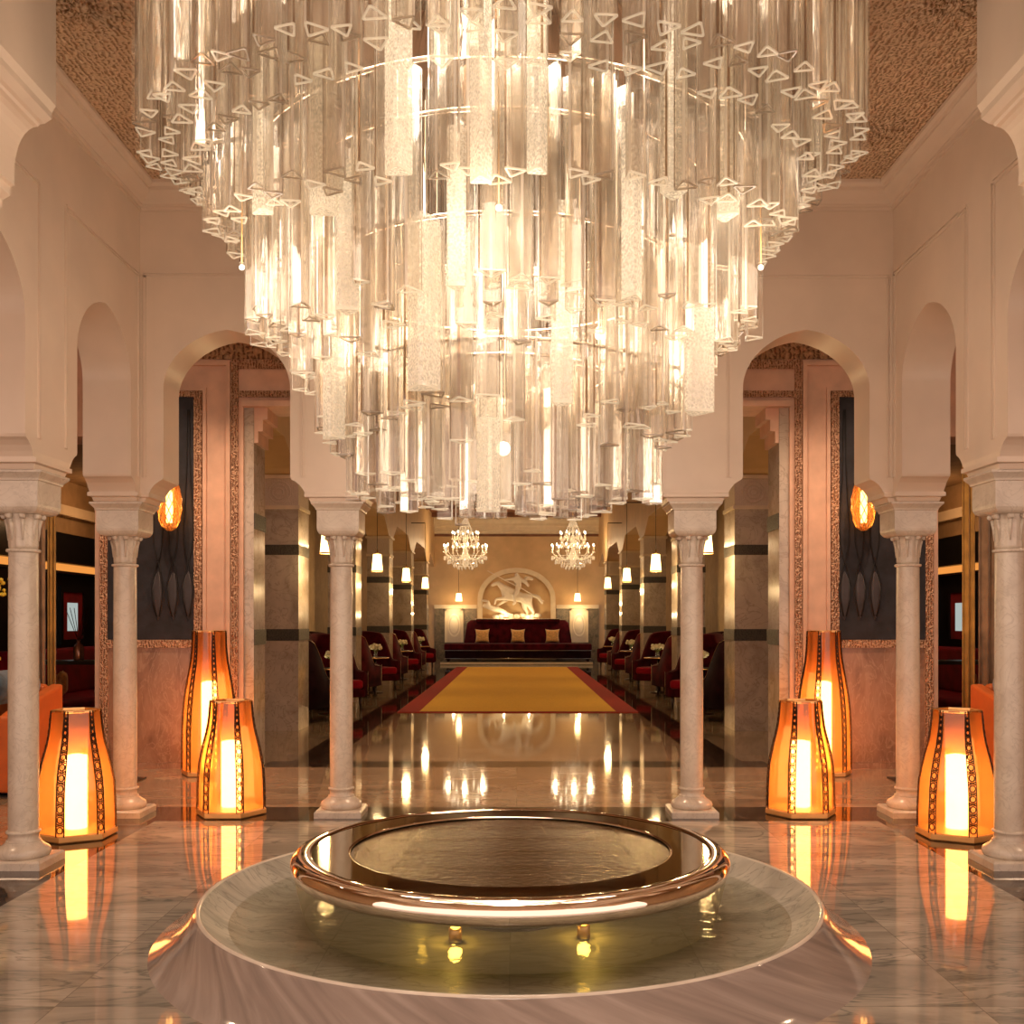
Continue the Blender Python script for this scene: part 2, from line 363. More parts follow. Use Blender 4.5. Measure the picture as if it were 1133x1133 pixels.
def tag(o, label, cat, group=None):
    o['label'] = label; o['category'] = cat
    if group: o['group'] = group
    return o
def empty(name, loc, label, cat, group=None, rz=0):
    o = bpy.data.objects.new(name, None); COL.objects.link(o); o.empty_display_size = .1
    o.location = loc; o.rotation_euler = (0,0,rz)
    return tag(o, label, cat, group)
def struct(o): o['kind'] = 'structure'; return o
def copy_tree(o, parent=None):
    c = o.copy(); COL.objects.link(c); c.parent = parent
    for ch in list(o.children): copy_tree(ch, c)
    return c
def copy_thing(o, loc, label, rz=None, group=None, sx=None):
    c = copy_tree(o); c.location = loc; c['label'] = label
    if rz is not None: c.rotation_euler = (0,0,rz)
    if group: c['group'] = group
    if sx: c.scale = (sx,1,1)
    return c
def plight(name, loc, power, col=(1,.72,.42), r=.08, parent=None):
    l = bpy.data.lights.new(name, 'POINT'); l.energy = power; l.color = col; l.shadow_soft_size = r
    o = bpy.data.objects.new(name, l); COL.objects.link(o); o.location = loc
    if parent is not None: o.parent = parent
    return o

# ------------------------------------------------------------------ layout numbers (metres, camera at x=0 y=0 z=1.5 looking along +y)
XC, TH = 3.05, .36                    # colonnade centre line, wall thickness
YB = 8.10                             # back colonnade line
ZP, ZC, ZR = 2.60, 2.414, 4.815       # pier foot, capital top, ceiling
COLX = 1.365
W2 = 10.65                            # portal wall
SX, SY1 = 3.0, 38.0                   # salon half width, end wall

# ------------------------------------------------------------------ floor
def build_floor():
    rects = [(-7.6,7.6,-2.0,11.18,1), (-2.72,2.72,-2.0,7.82,0),
             (-3.38,-2.72,-2.0,8.42,3), (2.72,3.38,-2.0,8.42,3), (-3.38,3.38,7.82,8.42,3),
             (-7.6,7.6,11.18,SY1+.4,2), (-2.65,2.65,10.72,11.18,3),
             (-2.42,-2.0,11.18,36.2,3), (2.0,2.42,11.18,36.2,3), (-2.0,2.0,11.18,17.15,1)]
    xs = sorted({r[0] for r in rects}|{r[1] for r in rects}); ys = sorted({r[2] for r in rects}|{r[3] for r in rects})
    b = MB()
    for i in range(len(xs)-1):
        for j in range(len(ys)-1):
            cx, cy = (xs[i]+xs[i+1])/2, (ys[j]+ys[j+1])/2; m = None
            for r in rects:
                if r[0] < cx < r[1] and r[2] < cy < r[3]: m = r[4]
            if m is None: continue
            b.cur = m; b.add([(xs[i],ys[j],0),(xs[i+1],ys[j],0),(xs[i+1],ys[j+1],0),(xs[i],ys[j+1],0)], [(0,1,2,3)])
    o = b.build('floor', ['floor_in','floor_out','floor_salon','floor_dark'])
    struct(o)
build_floor()

# ------------------------------------------------------------------ arcade walls
def arch(c, hw, spring, rise, foot, n=30):
    pts = [(c-hw, foot)]
    for i in range(2*n+1):
        a = pi - pi*i/(2*n); u = cos(a)
        pts.append((c+hw*u, spring + rise*(.88*sqrt(max(0,1-u*u)) + .12*(1-abs(u)))))
    pts.append((c+hw, foot)); return pts
SPR, RISE = 3.28, .445
bayc = (2*2.69+0)/2
def back_wall():
    poly = [(-3.23, ZP), (-2.69, ZP)]
    poly += arch(-2.2075, .4825, SPR, RISE, ZP)[0:]
    poly += arch(0, 1.005, 3.1, .95, ZP)
    poly += arch(2.2075, .4825, SPR, RISE, ZP)
    poly += [(3.23, ZP), (3.23, ZR), (-3.23, ZR)]
    # drop duplicates
    q = []
    for p in poly:
        if not q or (abs(p[0]-q[-1][0])+abs(p[1]-q[-1][1])) > 1e-4: q.append(p)
    struct(MB().extrude(q, YB-TH/2, YB+TH/2, 'y').build('wall_back', 'plaster'))
back_wall()
def side_wall(sgn, nm):
    poly = [(YB-TH/2, ZR), (YB-TH/2, ZP)]
    def rev(a): return a[::-1]
    poly += rev(arch((YB+6.43)/2, (YB-6.43)/2-TH, SPR, RISE, ZP))
    poly += rev(arch((6.43+4.76)/2, (6.43-4.76)/2-TH, SPR, RISE, ZP))
    poly += [(4.5, ZP), (4.5, ZR)]
    q = []
    for p in poly:
        if not q or (abs(p[0]-q[-1][0])+abs(p[1]-q[-1][1])) > 1e-4: q.append(p)
    x0, x1 = sorted((sgn*(XC-TH/2), sgn*(XC+TH/2)))
    struct(MB().extrude(q, x0, x1, 'x').build(nm, 'plaster'))
side_wall(-1, 'wall_left'); side_wall(1, 'wall_right')

TR = [0]
def trim(b, mat, bevel=0):
    TR[0] += 1
    return struct(b.build('trim_%d' % TR[0], mat, bevel=bevel))
# pier feet
def corbel_rows(a, t):
    return [(ZP+.001, a, t), (2.585, a*.985, t), (2.57, a*.90, t), (2.545, a*.81, t), (2.515, a*.745, t), (2.485, a*.70, t-.004),
            (2.48, a*.70, t+.012), (2.452, a*.70, t+.012), (2.446, a*.62, t-.01), (ZC+.001, a*.585, t-.02)]
A = .358
for sx in (-1, 1):
    b = MB(); rows = corbel_rows(A, TH/2); b.rects(rows, (sx*COLX, YB)); trim(b, 'plaster')
    b = MB(); rows = [(z, bb, a) for z, a, bb in corbel_rows(A, TH/2)]; b.rects(rows, (sx*XC, 6.43)); trim(b, 'plaster')
    # corner pier: an L that narrows to the capital
    b = MB(); t = TH/2; e = XC-2.69
    rings = []
    for (z, a, tt) in corbel_rows(e, t):
        k = a
        L = [(-tt,-k), (tt,-k), (tt,-tt), (k,-tt), (k,tt), (-tt,tt)]
        rings.append([(sx*(-XC)*-1*1.0 + (-sx)*p[0], YB+p[1], z) for p in L])
    b.loft(rings, caps=True); trim(b, 'plaster')

# mouldings: rectangular frames round the arches, cornice
def bead(b, p, q, w=.018, d=.012, nrm=(0,-1,0)):
    p, q, nrm = Vector(p), Vector(q), Vector(nrm)
    t = (q-p).normalized(); s_ = t.cross(nrm)
    for off, ww, dd in ((-.016, w*.5, d), (.010, w*.9, d*.7)):
        c = s_*off
        vs = [p+c-s_*ww/2, p+c+s_*ww/2, p+c+s_*ww/2+nrm*dd, p+c-s_*ww/2+nrm*dd]
        ve = [v+(q-p) for v in vs]
        b.loft([vs, ve])
yf = YB-TH/2; xi = XC-TH/2
b = MB(); zt = 4.14
for s in (-1, 1):
    bead(b, (s*2.84, yf, zt), (s*1.62, yf, zt)); bead(b, (s*1.62, yf, ZP), (s*1.62, yf, zt)); bead(b, (s*2.84, yf, ZP), (s*2.84, yf, zt))
    bead(b, (s*xi, yf-.03, zt), (s*xi, 6.73, zt), nrm=(-s,0,0)); bead(b, (s*xi, yf-.03, ZP), (s*xi, yf-.03, zt), nrm=(-s,0,0))
    bead(b, (s*xi, 6.62, ZP), (s*xi, 6.62, zt), nrm=(-s,0,0)); bead(b, (s*xi, 6.62, zt), (s*xi, 6.73, zt), nrm=(-s,0,0))
    bead(b, (s*xi, 6.25, ZP), (s*xi, 6.25, zt), nrm=(-s,0,0)); bead(b, (s*xi, 6.25, zt), (s*xi, 4.6, zt), nrm=(-s,0,0))
bead(b, (-1.11, yf, ZP), (-1.11, yf, zt)); bead(b, (1.11, yf, ZP), (1.11, yf, zt)); bead(b, (-1.11, yf, zt+.05), (1.11, yf, zt+.05))
trim(b, 'plaster')
# cornice profile (protrusion p, z)
prof = [(0, 4.63), (.016, 4.63), (.016, 4.655), (.03, 4.66), (.03, 4.675), (.05, 4.70), (.085, 4.725), (.11, 4.745), (.11, 4.765), (.13, 4.77), (.145, 4.79), (.145, ZR), (0, ZR)]
b = MB()
rings = []
for (cx, cy, dx, dy) in ((-xi, 1.0, 1, 0), (-xi, yf, 1, -1), (xi, yf, -1, -1), (xi, 1.0, -1, 0)):
    rings.append([(cx+dx*p, cy+dy*p, z) for p, z in prof])
b.loft(rings); trim(b, 'plaster')

# ceilings
b = MB(); b.box(-3.23, 3.23, -1.5, YB+TH/2, ZR+.001, ZR+.12); struct(b.build('ceiling', 'carve_ceiling'))
# carved rosettes in the ceiling border
b = MB()
for s in (-1, 1):
    for y in (4.2, 5.6, 7.0):
        c = (s*2.35, y, ZR-.004)
        for k in range(12):
            a = 2*pi*k/12
            b.tube([(c[0]+.05*cos(a), c[1]+.05*sin(a), c[2]), (c[0]+.17*cos(a+.12), c[1]+.17*sin(a+.12), c[2]), (c[0]+.26*cos(a), c[1]+.26*sin(a), c[2])], [.008,.016,.004], 5)
        b.ball(c, (.05,.05,.02), 8)
trim(b, 'carve_ceiling')
b = MB(); b.box(-7.6, 7.6, YB+TH/2+.01, W2, 4.6, 4.7)
b.box(-7.6, -3.23, -1, YB+TH/2+.01, 4.6, 4.7); b.box(3.23, 7.6, -1, YB+TH/2+.01, 4.6, 4.7)
struct(b.build('ceiling_aisle', 'tan_wall'))

# big corbelled beams in the foreground
X1 = .443*4.9
for s in (-1, 1):
    pr = [(X1, ZR), (X1, 3.93), (X1+.02, 3.90), (X1+.02, 3.87), (X1+.055, 3.848), (X1+.075, 3.845)]
    for i in range(9):
        a = i/8*pi/2; pr.append((X1+.085+.11*sin(a), 3.835-.20*(1-cos(a))))
    pr += [(X1+.195, 3.555), (X1+.215, 3.55), (X1+.215, 3.51), (X1+.25, 3.49), (X1+.255, 3.455), (X1+.31, 3.41), (X1+.36, 3.33), (X1+.40, 3.2), (xi, 3.1), (xi+.1, 3.1), (xi+.1, ZR)]
    poly = [(s*x, z) for x, z in pr]
    trim(MB().extrude(poly, 1.2, 4.9, 'y'), 'plaster')

# ------------------------------------------------------------------ marble columns
def make_column():
    t = empty('marble_column', (0,0,0), '', 'column', 'slender marble columns of the fountain court')
    b = MB(); b.rects([(0,.18,.18),(.042,.18,.18),(.055,.168,.168)])
    b.lathe([(.150,.055),(.158,.07),(.160,.085),(.154,.102),(.138,.115),(.118,.128),(.104,.142),(.100,.150)], 32)
    b.lathe([(.088,.138),(.099,.142),(.103,.149),(.099,.156),(.089,.160),(.089,.195),(.099,.199),(.103,.206),(.099,.213),(.088,.218)], 32)
    b.build('base', 'col_marble', t)
    MB().lathe([(.088,.21),(.0885,.9),(.085,1.93)], 32, cap=False).build('shaft', 'col_marble', t)
    b = MB()
    b.lathe([(.084,1.925),(.098,1.929),(.101,1.938),(.098,1.947),(.084,1.95)], 32)
    # fluted, flaring neck
    b.lathe([(.080,1.95),(.083,1.97),(.084,2.06),(.088,2.11),(.098,2.15),(.105,2.17)], 48, flute=.035)
    # block with rounded foot
    rows = [(2.160,.118,.118),(2.168,.138,.138),(2.180,.150,.150),(2.196,.158,.158),(2.215,.161,.161),(2.352,.161,.161),(2.356,.170,.170),(2.366,.172,.172),(2.375,.178,.178),(2.400,.200,.200),(ZC,.200,.200)]
    b.rects(rows)
    cap = b.build('capital', 'col_marble', t)
    v = MB()
    for k in range(8):
        a = k*pi/4 + pi/8
        mt = Matrix.Rotation(a, 4, 'Z') @ Matrix.Translation((.112, 0, 2.148)) @ Matrix.Rotation(pi/2, 4, 'X')
        v.lathe([(.006,-.02),(.017,-.018),(.017,.018),(.006,.02)], 12, mtx=mt)
        v.tube([(.086*cos(a), .086*sin(a), 2.0), (.088*cos(a), .088*sin(a), 2.08), (.10*cos(a), .10*sin(a), 2.13)], [.004,.012,.012], 6)
    v.build('volutes', 'col_marble', cap)
    return t
col = make_column()
col.location = (-COLX, YB, 0); col['label'] = 'marble column standing left of the rug and sofa view, behind the fountain'
copy_thing(col, (COLX, YB, 0), 'marble column standing right of the rug and sofa view, behind the fountain')
copy_thing(col, (-XC, YB, 0), 'marble column at the left corner of the court, just behind a short lantern')
copy_thing(col, (XC, YB, 0), 'marble column at the right corner of the court, just behind a short lantern')
copy_thing(col, (-XC, 6.43, 0), 'nearest marble column at the left edge, in front of the orange sofa')
copy_thing(col, (XC, 6.43, 0), 'nearest marble column at the right edge, in front of the orange sofa')

# ------------------------------------------------------------------ floor lanterns
PR_S = [(.255,.045),(.252,.20),(.243,.38),(.228,.46),(.209,.55),(.190,.62),(.176,.68),(.163,.78),(.156,.885)]
def make_lantern(prof, name_label, H):
    t = empty('floor_lantern', (0,0,0), name_label, 'lantern', 'amber floor lanterns')
    hexr = lambda r, z: [(r*cos(pi/3*k), r*sin(pi/3*k), z) for k in range(6)]
    b = MB(); b.loft([hexr(.262,0), hexr(.276,.010), hexr(.276,.040), hexr(.266,.050), hexr(.240,.052)])
    b.build('base', 'lantern_base', t)
    for k in range(6):
        a0, a1 = pi/3*k, pi/3*(k+1)
        b = MB(); rows = []
        for (r, z) in prof:
            p = Vector((r*cos(a0), r*sin(a0), z)); q = Vector((r*cos(a1), r*sin(a1), z))
            row = []
            for i in range(4):
                u = i/3; m = p.lerp(q, u); n = Vector((cos((a0+a1)/2), sin((a0+a1)/2), 0))
                row.append(m + n*(.012*sin(pi*u)))
            rows.append(row)
        b.loft(rows, closed=False, caps=False, smooth=True)
        b.build('panel', 'amber', t)
    # pierced brass strips on the six corners
    for k in range(6):
        a = pi/3*k; b = MB(); d = Vector((cos(a), sin(a), 0)); sd = Vector((-sin(a), cos(a), 0))
        def pr(z):
            for i in range(len(prof)-1):
                if prof[i][1] <= z <= prof[i+1][1]:
                    u = (z-prof[i][1])/(prof[i+1][1]-prof[i][1]); return prof[i][0]*(1-u)+prof[i+1][0]*u
            return prof[-1][0]
        def w(z): return .011 + .016*min(1, max(0, (H-z)/(H*.45)))
        zs = [prof[0][1]+(H-prof[0][1])*i/14 for i in range(15)]
        for s in (-1, 1):
            b.tube([d*(pr(z)+.006)+sd*s*w(z)+Vector((0,0,z)) for z in zs], .0045, 4)
        z = prof[0][1]+.02
        while z < H-.05:
            ww = w(z); st = ww*2.6
            P = lambda u, v: d*(pr(min(H, z+v))+.008)+sd*u+Vector((0,0,z+v))
            b.tube([P(ww*.72*cos(2*pi*i/10), st*.36+ww*.85*sin(2*pi*i/10)) for i in range(10)], .0048, 4, closed=True)
            b.tube([P(-ww, st*.72), P(0, st*.86), P(ww, st*.72)], .0046, 4)
            b.tube([P(-ww, st), P(0, st*.86), P(ww, st)], .0046, 4)
            z += st
        b.build('pierced_strip', 'bronze_dark', t)
    b = MB(); r = prof[-1][0]
    ring = [[(rr*cos(pi/3*k), rr*sin(pi/3*k), z) for k in range(6)] for rr, z in ((r+.004,H-.014),(r+.010,H-.010),(r+.010,H+.004),(r-.012,H+.006),(r-.014,H-.012))]
    b.loft(ring+[ring[0]], caps=False); b.build('top_ring', 'brass', t)
    g = MB().lathe([(.072,.06),(.072,H*.64),(.03,H*.65),(0,H*.65)], 24).build('glowing_candle', 'glow_candle', t)
    MB().lathe([(.078,.046),(.078,H*.86)], 24, cap=False).build('frosted_sleeve', 'frost', t)
    return t
lan = make_lantern(PR_S, 'short amber lantern between the two left-hand columns, nearest on the left', .885)
lan.location = (-3.08, 7.27, 0); lan.rotation_euler = (0,0,radians(30))
copy_thing(lan, (3.08, 7.27, 0), 'short amber lantern between the two right-hand columns, nearest on the right')
copy_thing(lan, (-2.23, 8.12, 0), 'short amber lantern standing under the left archway, in front of the tall one', rz=0)
copy_thing(lan, (2.22, 8.12, 0), 'short amber lantern standing under the right archway, in front of the tall one', rz=0)
PR_T = [(.262,.045),(.258,.45),(.25,.62),(.232,.78),(.205,.95),(.185,1.05),(.17,1.15),(.162,1.25),(.158,1.41)]
lt = make_lantern(PR_T, 'tall amber lantern behind a short one under the left archway', 1.41)
lt.location = (-3.03, 10.25, 0)
copy_thing(lt, (3.03, 10.25, 0), 'tall amber lantern behind a short one under the right archway')

# ------------------------------------------------------------------ fountain
FX, FY = -.03, 5.118
ft = empty('fountain', (FX, FY, 0), 'round marble basin fountain with polished steel overflow disc in the middle of the court', 'fountain')
b = MB()
pf = [(1.685,0),(1.64,.02),(1.585,.06),(1.545,.10),(1.515,.14),(1.495,.172),(1.483,.184),(1.470,.187),(1.458,.182)]
b.lathe(pf[:-1], 128, cap=False); b.build('basin', 'basin', ft)
MB().lathe([(1.484,.183),(1.481,.189),(1.470,.191),(1.462,.187),(1.460,.183)], 128, cap=False).build('basin_edge', 'basin_rim', ft)
MB().lathe([(1.463,.186),(1.44,.165),(1.40,.135),(1.36,.110),(1.31,.09),(1.28,.078),(1.24,.066),(0,.06)], 128, cap=False).build('pool_floor', 'basin_in', ft)
MB().lathe([(1.345,.102),(0,.102)], 96, cap=False).build('pool_water', 'water_pool', ft)
MB().lathe([(.30,.06),(.30,.10),(.26,.13),(.24,.2),(.30,.27),(.42,.29),(.42,.30)], 48).build('pedestal', 'bronze_dark', ft)
def ringprof(c_r, c_z, rr, rz, n=20): return [(c_r+rr*cos(2*pi*i/n), c_z+rz*sin(2*pi*i/n)) for i in range(n+1)]
d = MB(); d.lathe([(0,.30),(.9,.285),(.95,.285),(1.0,.29)], 96, cap=False); d.lathe([(.79,.396),(.985,.397)], 128, cap=False, smooth=False)
disc = d.build('overflow_disc', 'steel_dark', ft)
MB().lathe([(.962,.3985),(.968,.4015)]+[(1.0+.062*sin(pi*i/14), .3455+.0575*cos(pi*i/14)) for i in range(15)]+[(.96,.286)], 160, cap=False).build('rim', 'steel', disc)
MB().lathe([(.79,.383),(.4,.386),(0,.387)], 96, cap=False).build('water_mirror', 'bronze_water', disc)
MB().lathe([(.778,.390),(.785,.396),(.795,.396),(.80,.389)], 128, cap=False).build('inner_ring', 'steel', disc)
MB().lathe([(1.045,.31),(1.035,.26),(1.015,.18),(.995,.10)], 128, cap=False).build('falling_water', 'water', ft)
for k, a in enumerate((-118, -50, 35, 150)):
    b = MB(); c = (.52*cos(radians(a)), .52*sin(radians(a)))
    b.lathe([(.03,.066),(.03,.125),(.024,.13)], 16, c=(c[0],c[1],0)); l = b.build('underwater_lamp', 'brass', ft)
    MB().lathe([(.022,.131),(.014,.136),(0,.137)], 16, c=(c[0],c[1],0), cap=False).build('lens', 'glow_yellow', l)
    plight('fountain_light', (c[0], c[1], .19), 1.8, (1,.62,.10), .03, ft)

# ------------------------------------------------------------------ main chandelier
CX, CY = -.065, 5.1
ch = empty('glass_chandelier', (CX, CY, ZR), 'huge tiered chandelier of triangular glass tubes hanging over the fountain', 'chandelier')
TOP = ZR
def prism_pts(sz, rot, corner=.18):
    """triangle with cut corners, side sz"""
    R = sz/sqrt(3); P = []
    V = [Vector((R*cos(rot+2*pi*k/3), R*sin(rot+2*pi*k/3))) for k in range(3)]
    for k in range(3):
        a, p, c = V[k-1], V[k], V[(k+1) % 3]
        P.append(p.lerp(a, corner)); P.append(p.lerp(c, corner))
    return P
def prism(b, x, y, z0, z1, sz, rot, inner=True):
    P = prism_pts(sz, rot, .10); n = len(P); t = .011
    ctr = Vector((0,0)); Q = [p*(1-t/(p.length)) for p in P]
    o = [(x+p.x, y+p.y) for p in P]; i_ = [(x+p.x, y+p.y) for p in Q]
    ze = z0+.006
    ring = lambda pts, z: [(u, v, z-TOP) for u, v in pts]
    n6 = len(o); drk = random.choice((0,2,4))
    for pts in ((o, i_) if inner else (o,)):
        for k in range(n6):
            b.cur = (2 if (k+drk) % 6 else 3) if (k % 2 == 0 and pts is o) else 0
            p, q = pts[k], pts[(k+1) % n6]
            b.add([(*p, ze-TOP), (*q, ze-TOP), (*q, z1-TOP), (*p, z1-TOP)], [(0,1,2,3)])
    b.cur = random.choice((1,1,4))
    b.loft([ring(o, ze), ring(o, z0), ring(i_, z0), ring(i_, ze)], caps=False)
def solid_lit(b, x, y, z0, z1, sz, rot):
    P = prism_pts(sz, rot, .12); o = [(x+p.x, y+p.y) for p in P]
    ring = lambda z, k=1: [(x+p.x*k, y+p.y*k, z-TOP) for p in P]
    b.cur = 0; b.loft([ring(z1), ring(z0+.012)], caps=False)
    b.cur = 1; b.loft([ring(z0+.012), ring(z0), ring(z0, .86)], caps=False)
    b.cur = 0; b.add(ring(z0, .86), [tuple(range(len(P)))])
cands = []
TIERS = [  # R, bottom z, top z
    (1.66, 3.715, TOP-.02), (1.56, 3.665, TOP-.02), (1.46, 3.55, TOP-.02), (1.37, 3.40, TOP-.02), (1.29, 3.31, TOP-.02),
    (1.19, 2.93, 3.62), (1.09, 2.84, 3.62), (.985, 2.72, 3.5),
    (.87, 2.43, 3.15), (.77, 2.36, 3.10),
    (.72, 2.15, 2.72), (.58, 2.11, 2.70), (.42, 2.09, 2.66), (.20, 2.09, 2.64)]
FD = (.20,.14,.08,.26,.18,.17,.10,.04,.02,.02,.08,.04,.02,.02)
SIZES = (.085, .092, .10, .11, .12)
for ti, (R, zb, zt_) in enumerate(TIERS):
    sp = .112 if ti < 5 else .108
    n = int(2*pi*R/sp)
    for k in range(n):
        a = 2*pi*(k+.5*(ti % 2))/n
        fr = max(0, -sin(a))**.8*FD[ti]
        z0 = zb - fr + random.uniform(-.03, .03) + (random.choice((0,0,-.06,.05)) if ti > 4 else 0)
        sz = random.choice(SIZES[:3] if ti < 5 else SIZES)
        cands.append((R*cos(a), R*sin(a), z0, zt_, sz, a+pi*(k % 2)+random.uniform(-.25,.25), ti))
# keep clear of the lit tubes
def wpos(px, r_depth):   # photo column -> x at this depth, relative to the chandelier axis
    return (px-571.5)/1150*r_depth - CX
LIT = []
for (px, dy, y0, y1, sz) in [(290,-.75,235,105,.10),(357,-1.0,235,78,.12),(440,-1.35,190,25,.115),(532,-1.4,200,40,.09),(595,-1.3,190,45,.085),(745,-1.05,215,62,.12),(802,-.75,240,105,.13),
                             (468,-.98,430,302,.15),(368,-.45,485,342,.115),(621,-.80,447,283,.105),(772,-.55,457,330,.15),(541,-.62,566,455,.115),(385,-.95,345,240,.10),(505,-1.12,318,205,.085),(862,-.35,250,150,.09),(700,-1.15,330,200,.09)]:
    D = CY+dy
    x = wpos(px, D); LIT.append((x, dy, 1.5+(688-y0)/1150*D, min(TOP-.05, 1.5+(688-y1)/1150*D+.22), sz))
cands = [c for c in cands if all((c[0]-l[0])**2+(c[1]-l[1])**2 > ((c[4]+l[4])*.55)**2 for l in LIT)]
def near(c):
    D = CY+c[1]; top = min(c[3], 1.5+688/1150*D)
    return -c[4]*max(0, top-c[2])/D**2 * (1.5 if c[1] < 0 else .4)
cands.sort(key=near)
for c in cands[:84]:
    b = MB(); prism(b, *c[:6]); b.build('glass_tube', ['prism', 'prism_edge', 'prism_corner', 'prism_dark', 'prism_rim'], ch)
b = MB()
for c in cands[84:]: prism(b, *c[:6], inner=False)
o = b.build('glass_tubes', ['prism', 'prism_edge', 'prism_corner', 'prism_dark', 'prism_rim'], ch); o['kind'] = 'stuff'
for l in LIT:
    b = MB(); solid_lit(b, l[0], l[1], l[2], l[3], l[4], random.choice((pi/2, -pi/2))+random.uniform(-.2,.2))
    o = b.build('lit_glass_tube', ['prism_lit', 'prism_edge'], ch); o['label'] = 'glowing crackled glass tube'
# metal hoops carrying the tiers
for (r, z) in ((1.19,3.63),(1.0,3.52),(.87,3.16),(.72,2.69),(.5,2.68)):
    b = MB(); b.lathe([(r-.008,z-TOP),(r+.008,z-TOP),(r+.008,z-TOP+.014),(r-.008,z-TOP+.014),(r-.008,z-TOP)], 64, cap=False)
    for k in range(8):
        a = 2*pi*k/8; b.tube([(r*cos(a), r*sin(a), z-TOP), (r*cos(a), r*sin(a), min(z-TOP+1.2, -.02))], .006, 5)
    b.build('hoop', 'steel', ch)
b = MB().lathe([(0,-.012),(1.75,-.012),(1.75,-.0005),(0,-.0005)], 64, cap=False); b.build('ceiling_plate', 'steel', ch)
for (x, y, z, p) in ((0,-.55,3.0,1), (.5,.3,3.0,1), (-.5,.3,3.0,1), (0,-1.0,3.75,1), (.9,.1,3.75,1), (-.9,.1,3.75,1), (.62,-1.0,4.35,1.3), (-.62,-1.0,4.35,1.3), (0,0,2.35,.7), (0,.9,3.75,1)):  # the two highest bulbs are added to brighten the upper tubes
    bl = MB(); bl.ball((x, y, z-TOP), .035, 10); bl.build('bulb', 'glow_dim_bulb', ch)
    plight('chandelier_and_fill_light', (x, y, z-TOP-.06), 36*p, (1,.84,.68), .32, ch)

for k in range(6):  # extra bulbs added to throw light on upper walls and ceiling
    a = pi/6+pi/3*k; x, y, z = 1.285*cos(a), 1.285*sin(a), 3.02-TOP
    bl = MB(); bl.ball((x, y, z), .012, 8); bo_ = bl.build('bulb', 'glow_dim_bulb', ch); MB().tube([(x, y, z+.018), (x, y, z+.5)], .003, 5).build('stem', 'brass', bo_)
    plight('chandelier_and_fill_light', (x, y, z-.03), 22, (1,.80,.62), .30, ch)

# ------------------------------------------------------------------ portal wall behind the arcade
OX = 2.80
for s, nm in ((-1, 'wall_portal_left'), (1, 'wall_portal_right')):
    b = MB()
    def bx(x0, x1, y0, y1, z0, z1):
        a, c = sorted((s*x0, s*x1)); b.box(a, c, y0, y1, z0, z1)
    bx(OX, 4.32, W2, W2+.5, 0, 4.6)              # mural pier
    bx(4.32, 7.6, W2, W2+.5, 3.4, 4.6)           # lintel over the side opening
    struct(b.build(nm, 'plaster_pink'))
    # carved bands and frames
    c = MB()
    def cb(x0, x1, z0, z1, d=.03, y=W2):
        a, e = sorted((s*x0, s*x1)); c.box(a, e, y-d, y-.0005, z0, z1)
    cb(3.218, 3.30, 1.315, 3.86); cb(3.30, 4.20, 3.80, 3.86); cb(4.18, 4.26, 0.02, 3.86); cb(3.30, 4.18, 1.235, 1.315)
    cb(2.85, 2.92, .02, 4.18)
    if s < 0: pass
    trim(c, 'carve_terra')
    # stepped pink frame between the two bands
    f = MB()
    for (x0, x1, z1, dd) in ((2.925, 2.965, 4.16, .045), (3.175, 3.212, 3.90, .02)):
        a, e = sorted((s*x0, s*x1)); f.box(a, e, W2-dd, W2-.0005, .02, z1-.0405 if dd > .03 else z1-.0355)
    a, e = sorted((s*2.925, s*4.3)); f.box(a, e, W2-.045, W2-.0005, 4.12, 4.16)
    a, e = sorted((s*3.175, s*4.3)); f.box(a, e, W2-.02, W2-.0005, 3.865, 3.90)
    trim(f, 'plaster_pink')
    d = MB(); a, e = sorted((s*3.30, s*4.18)); d.box(a, e, W2-.012, W2-.0005, .04, 1.233); 
    trim(d, 'dado')
    b2 = MB(); b2.box(min(s*2.86,s*4.26), max(s*2.86,s*4.26), W2-.05, W2-.0005, 0, .06); struct(b2.build('baseboard_left' if s < 0 else 'baseboard_right', 'dado'))
    # marble lined reveal with mosaic bands
    r = MB(); a, e = sorted((s*(OX-.10), s*(OX-.002))); r.box(a, e, W2+.03, W2+.5, 0, 3.699); trim(r, 'pillar')
    r = MB()
    for (z0, z1) in ((2.46, 2.62), (1.26, 1.42)):
        a, e = sorted((s*(OX-.11), s*(OX-.09))); r.box(a, e, W2+.035, W2+.52, z0, z1)
    trim(r, 'mosaic')
    # stepped corbels under the lintel
    r = MB()
    for i in range(3):
        a, e = sorted((s*(OX-.14-.05*i), s*(OX-.101))); r.box(a, e, W2+.04, W2+.5, 3.34+.12*i, 3.459+.12*i)
    trim(r, 'plaster_pink')
# lintel over the main opening
b = MB(); b.box(-OX, OX, W2, W2+.5, 3.76, 4.6); struct(b.build('wall_portal_top', 'plaster_pink'))
b = MB(); b.box(-OX-.1, OX+.1, W2-.035, W2-.0005, 3.80, 3.86); b.box(-2.85, 2.85, W2-.03, W2-.0005, 4.09, 4.18)
trim(b, 'carve_terra')
b = MB()
b.box(-4.3, 4.3, W2-.02, W2-.0005, 4.19, 4.38); trim(b, 'carve_frieze')
b = MB(); b.box(-OX, OX, W2-.05, W2+.5, 3.70, 3.758); trim(b, 'plaster_pink')

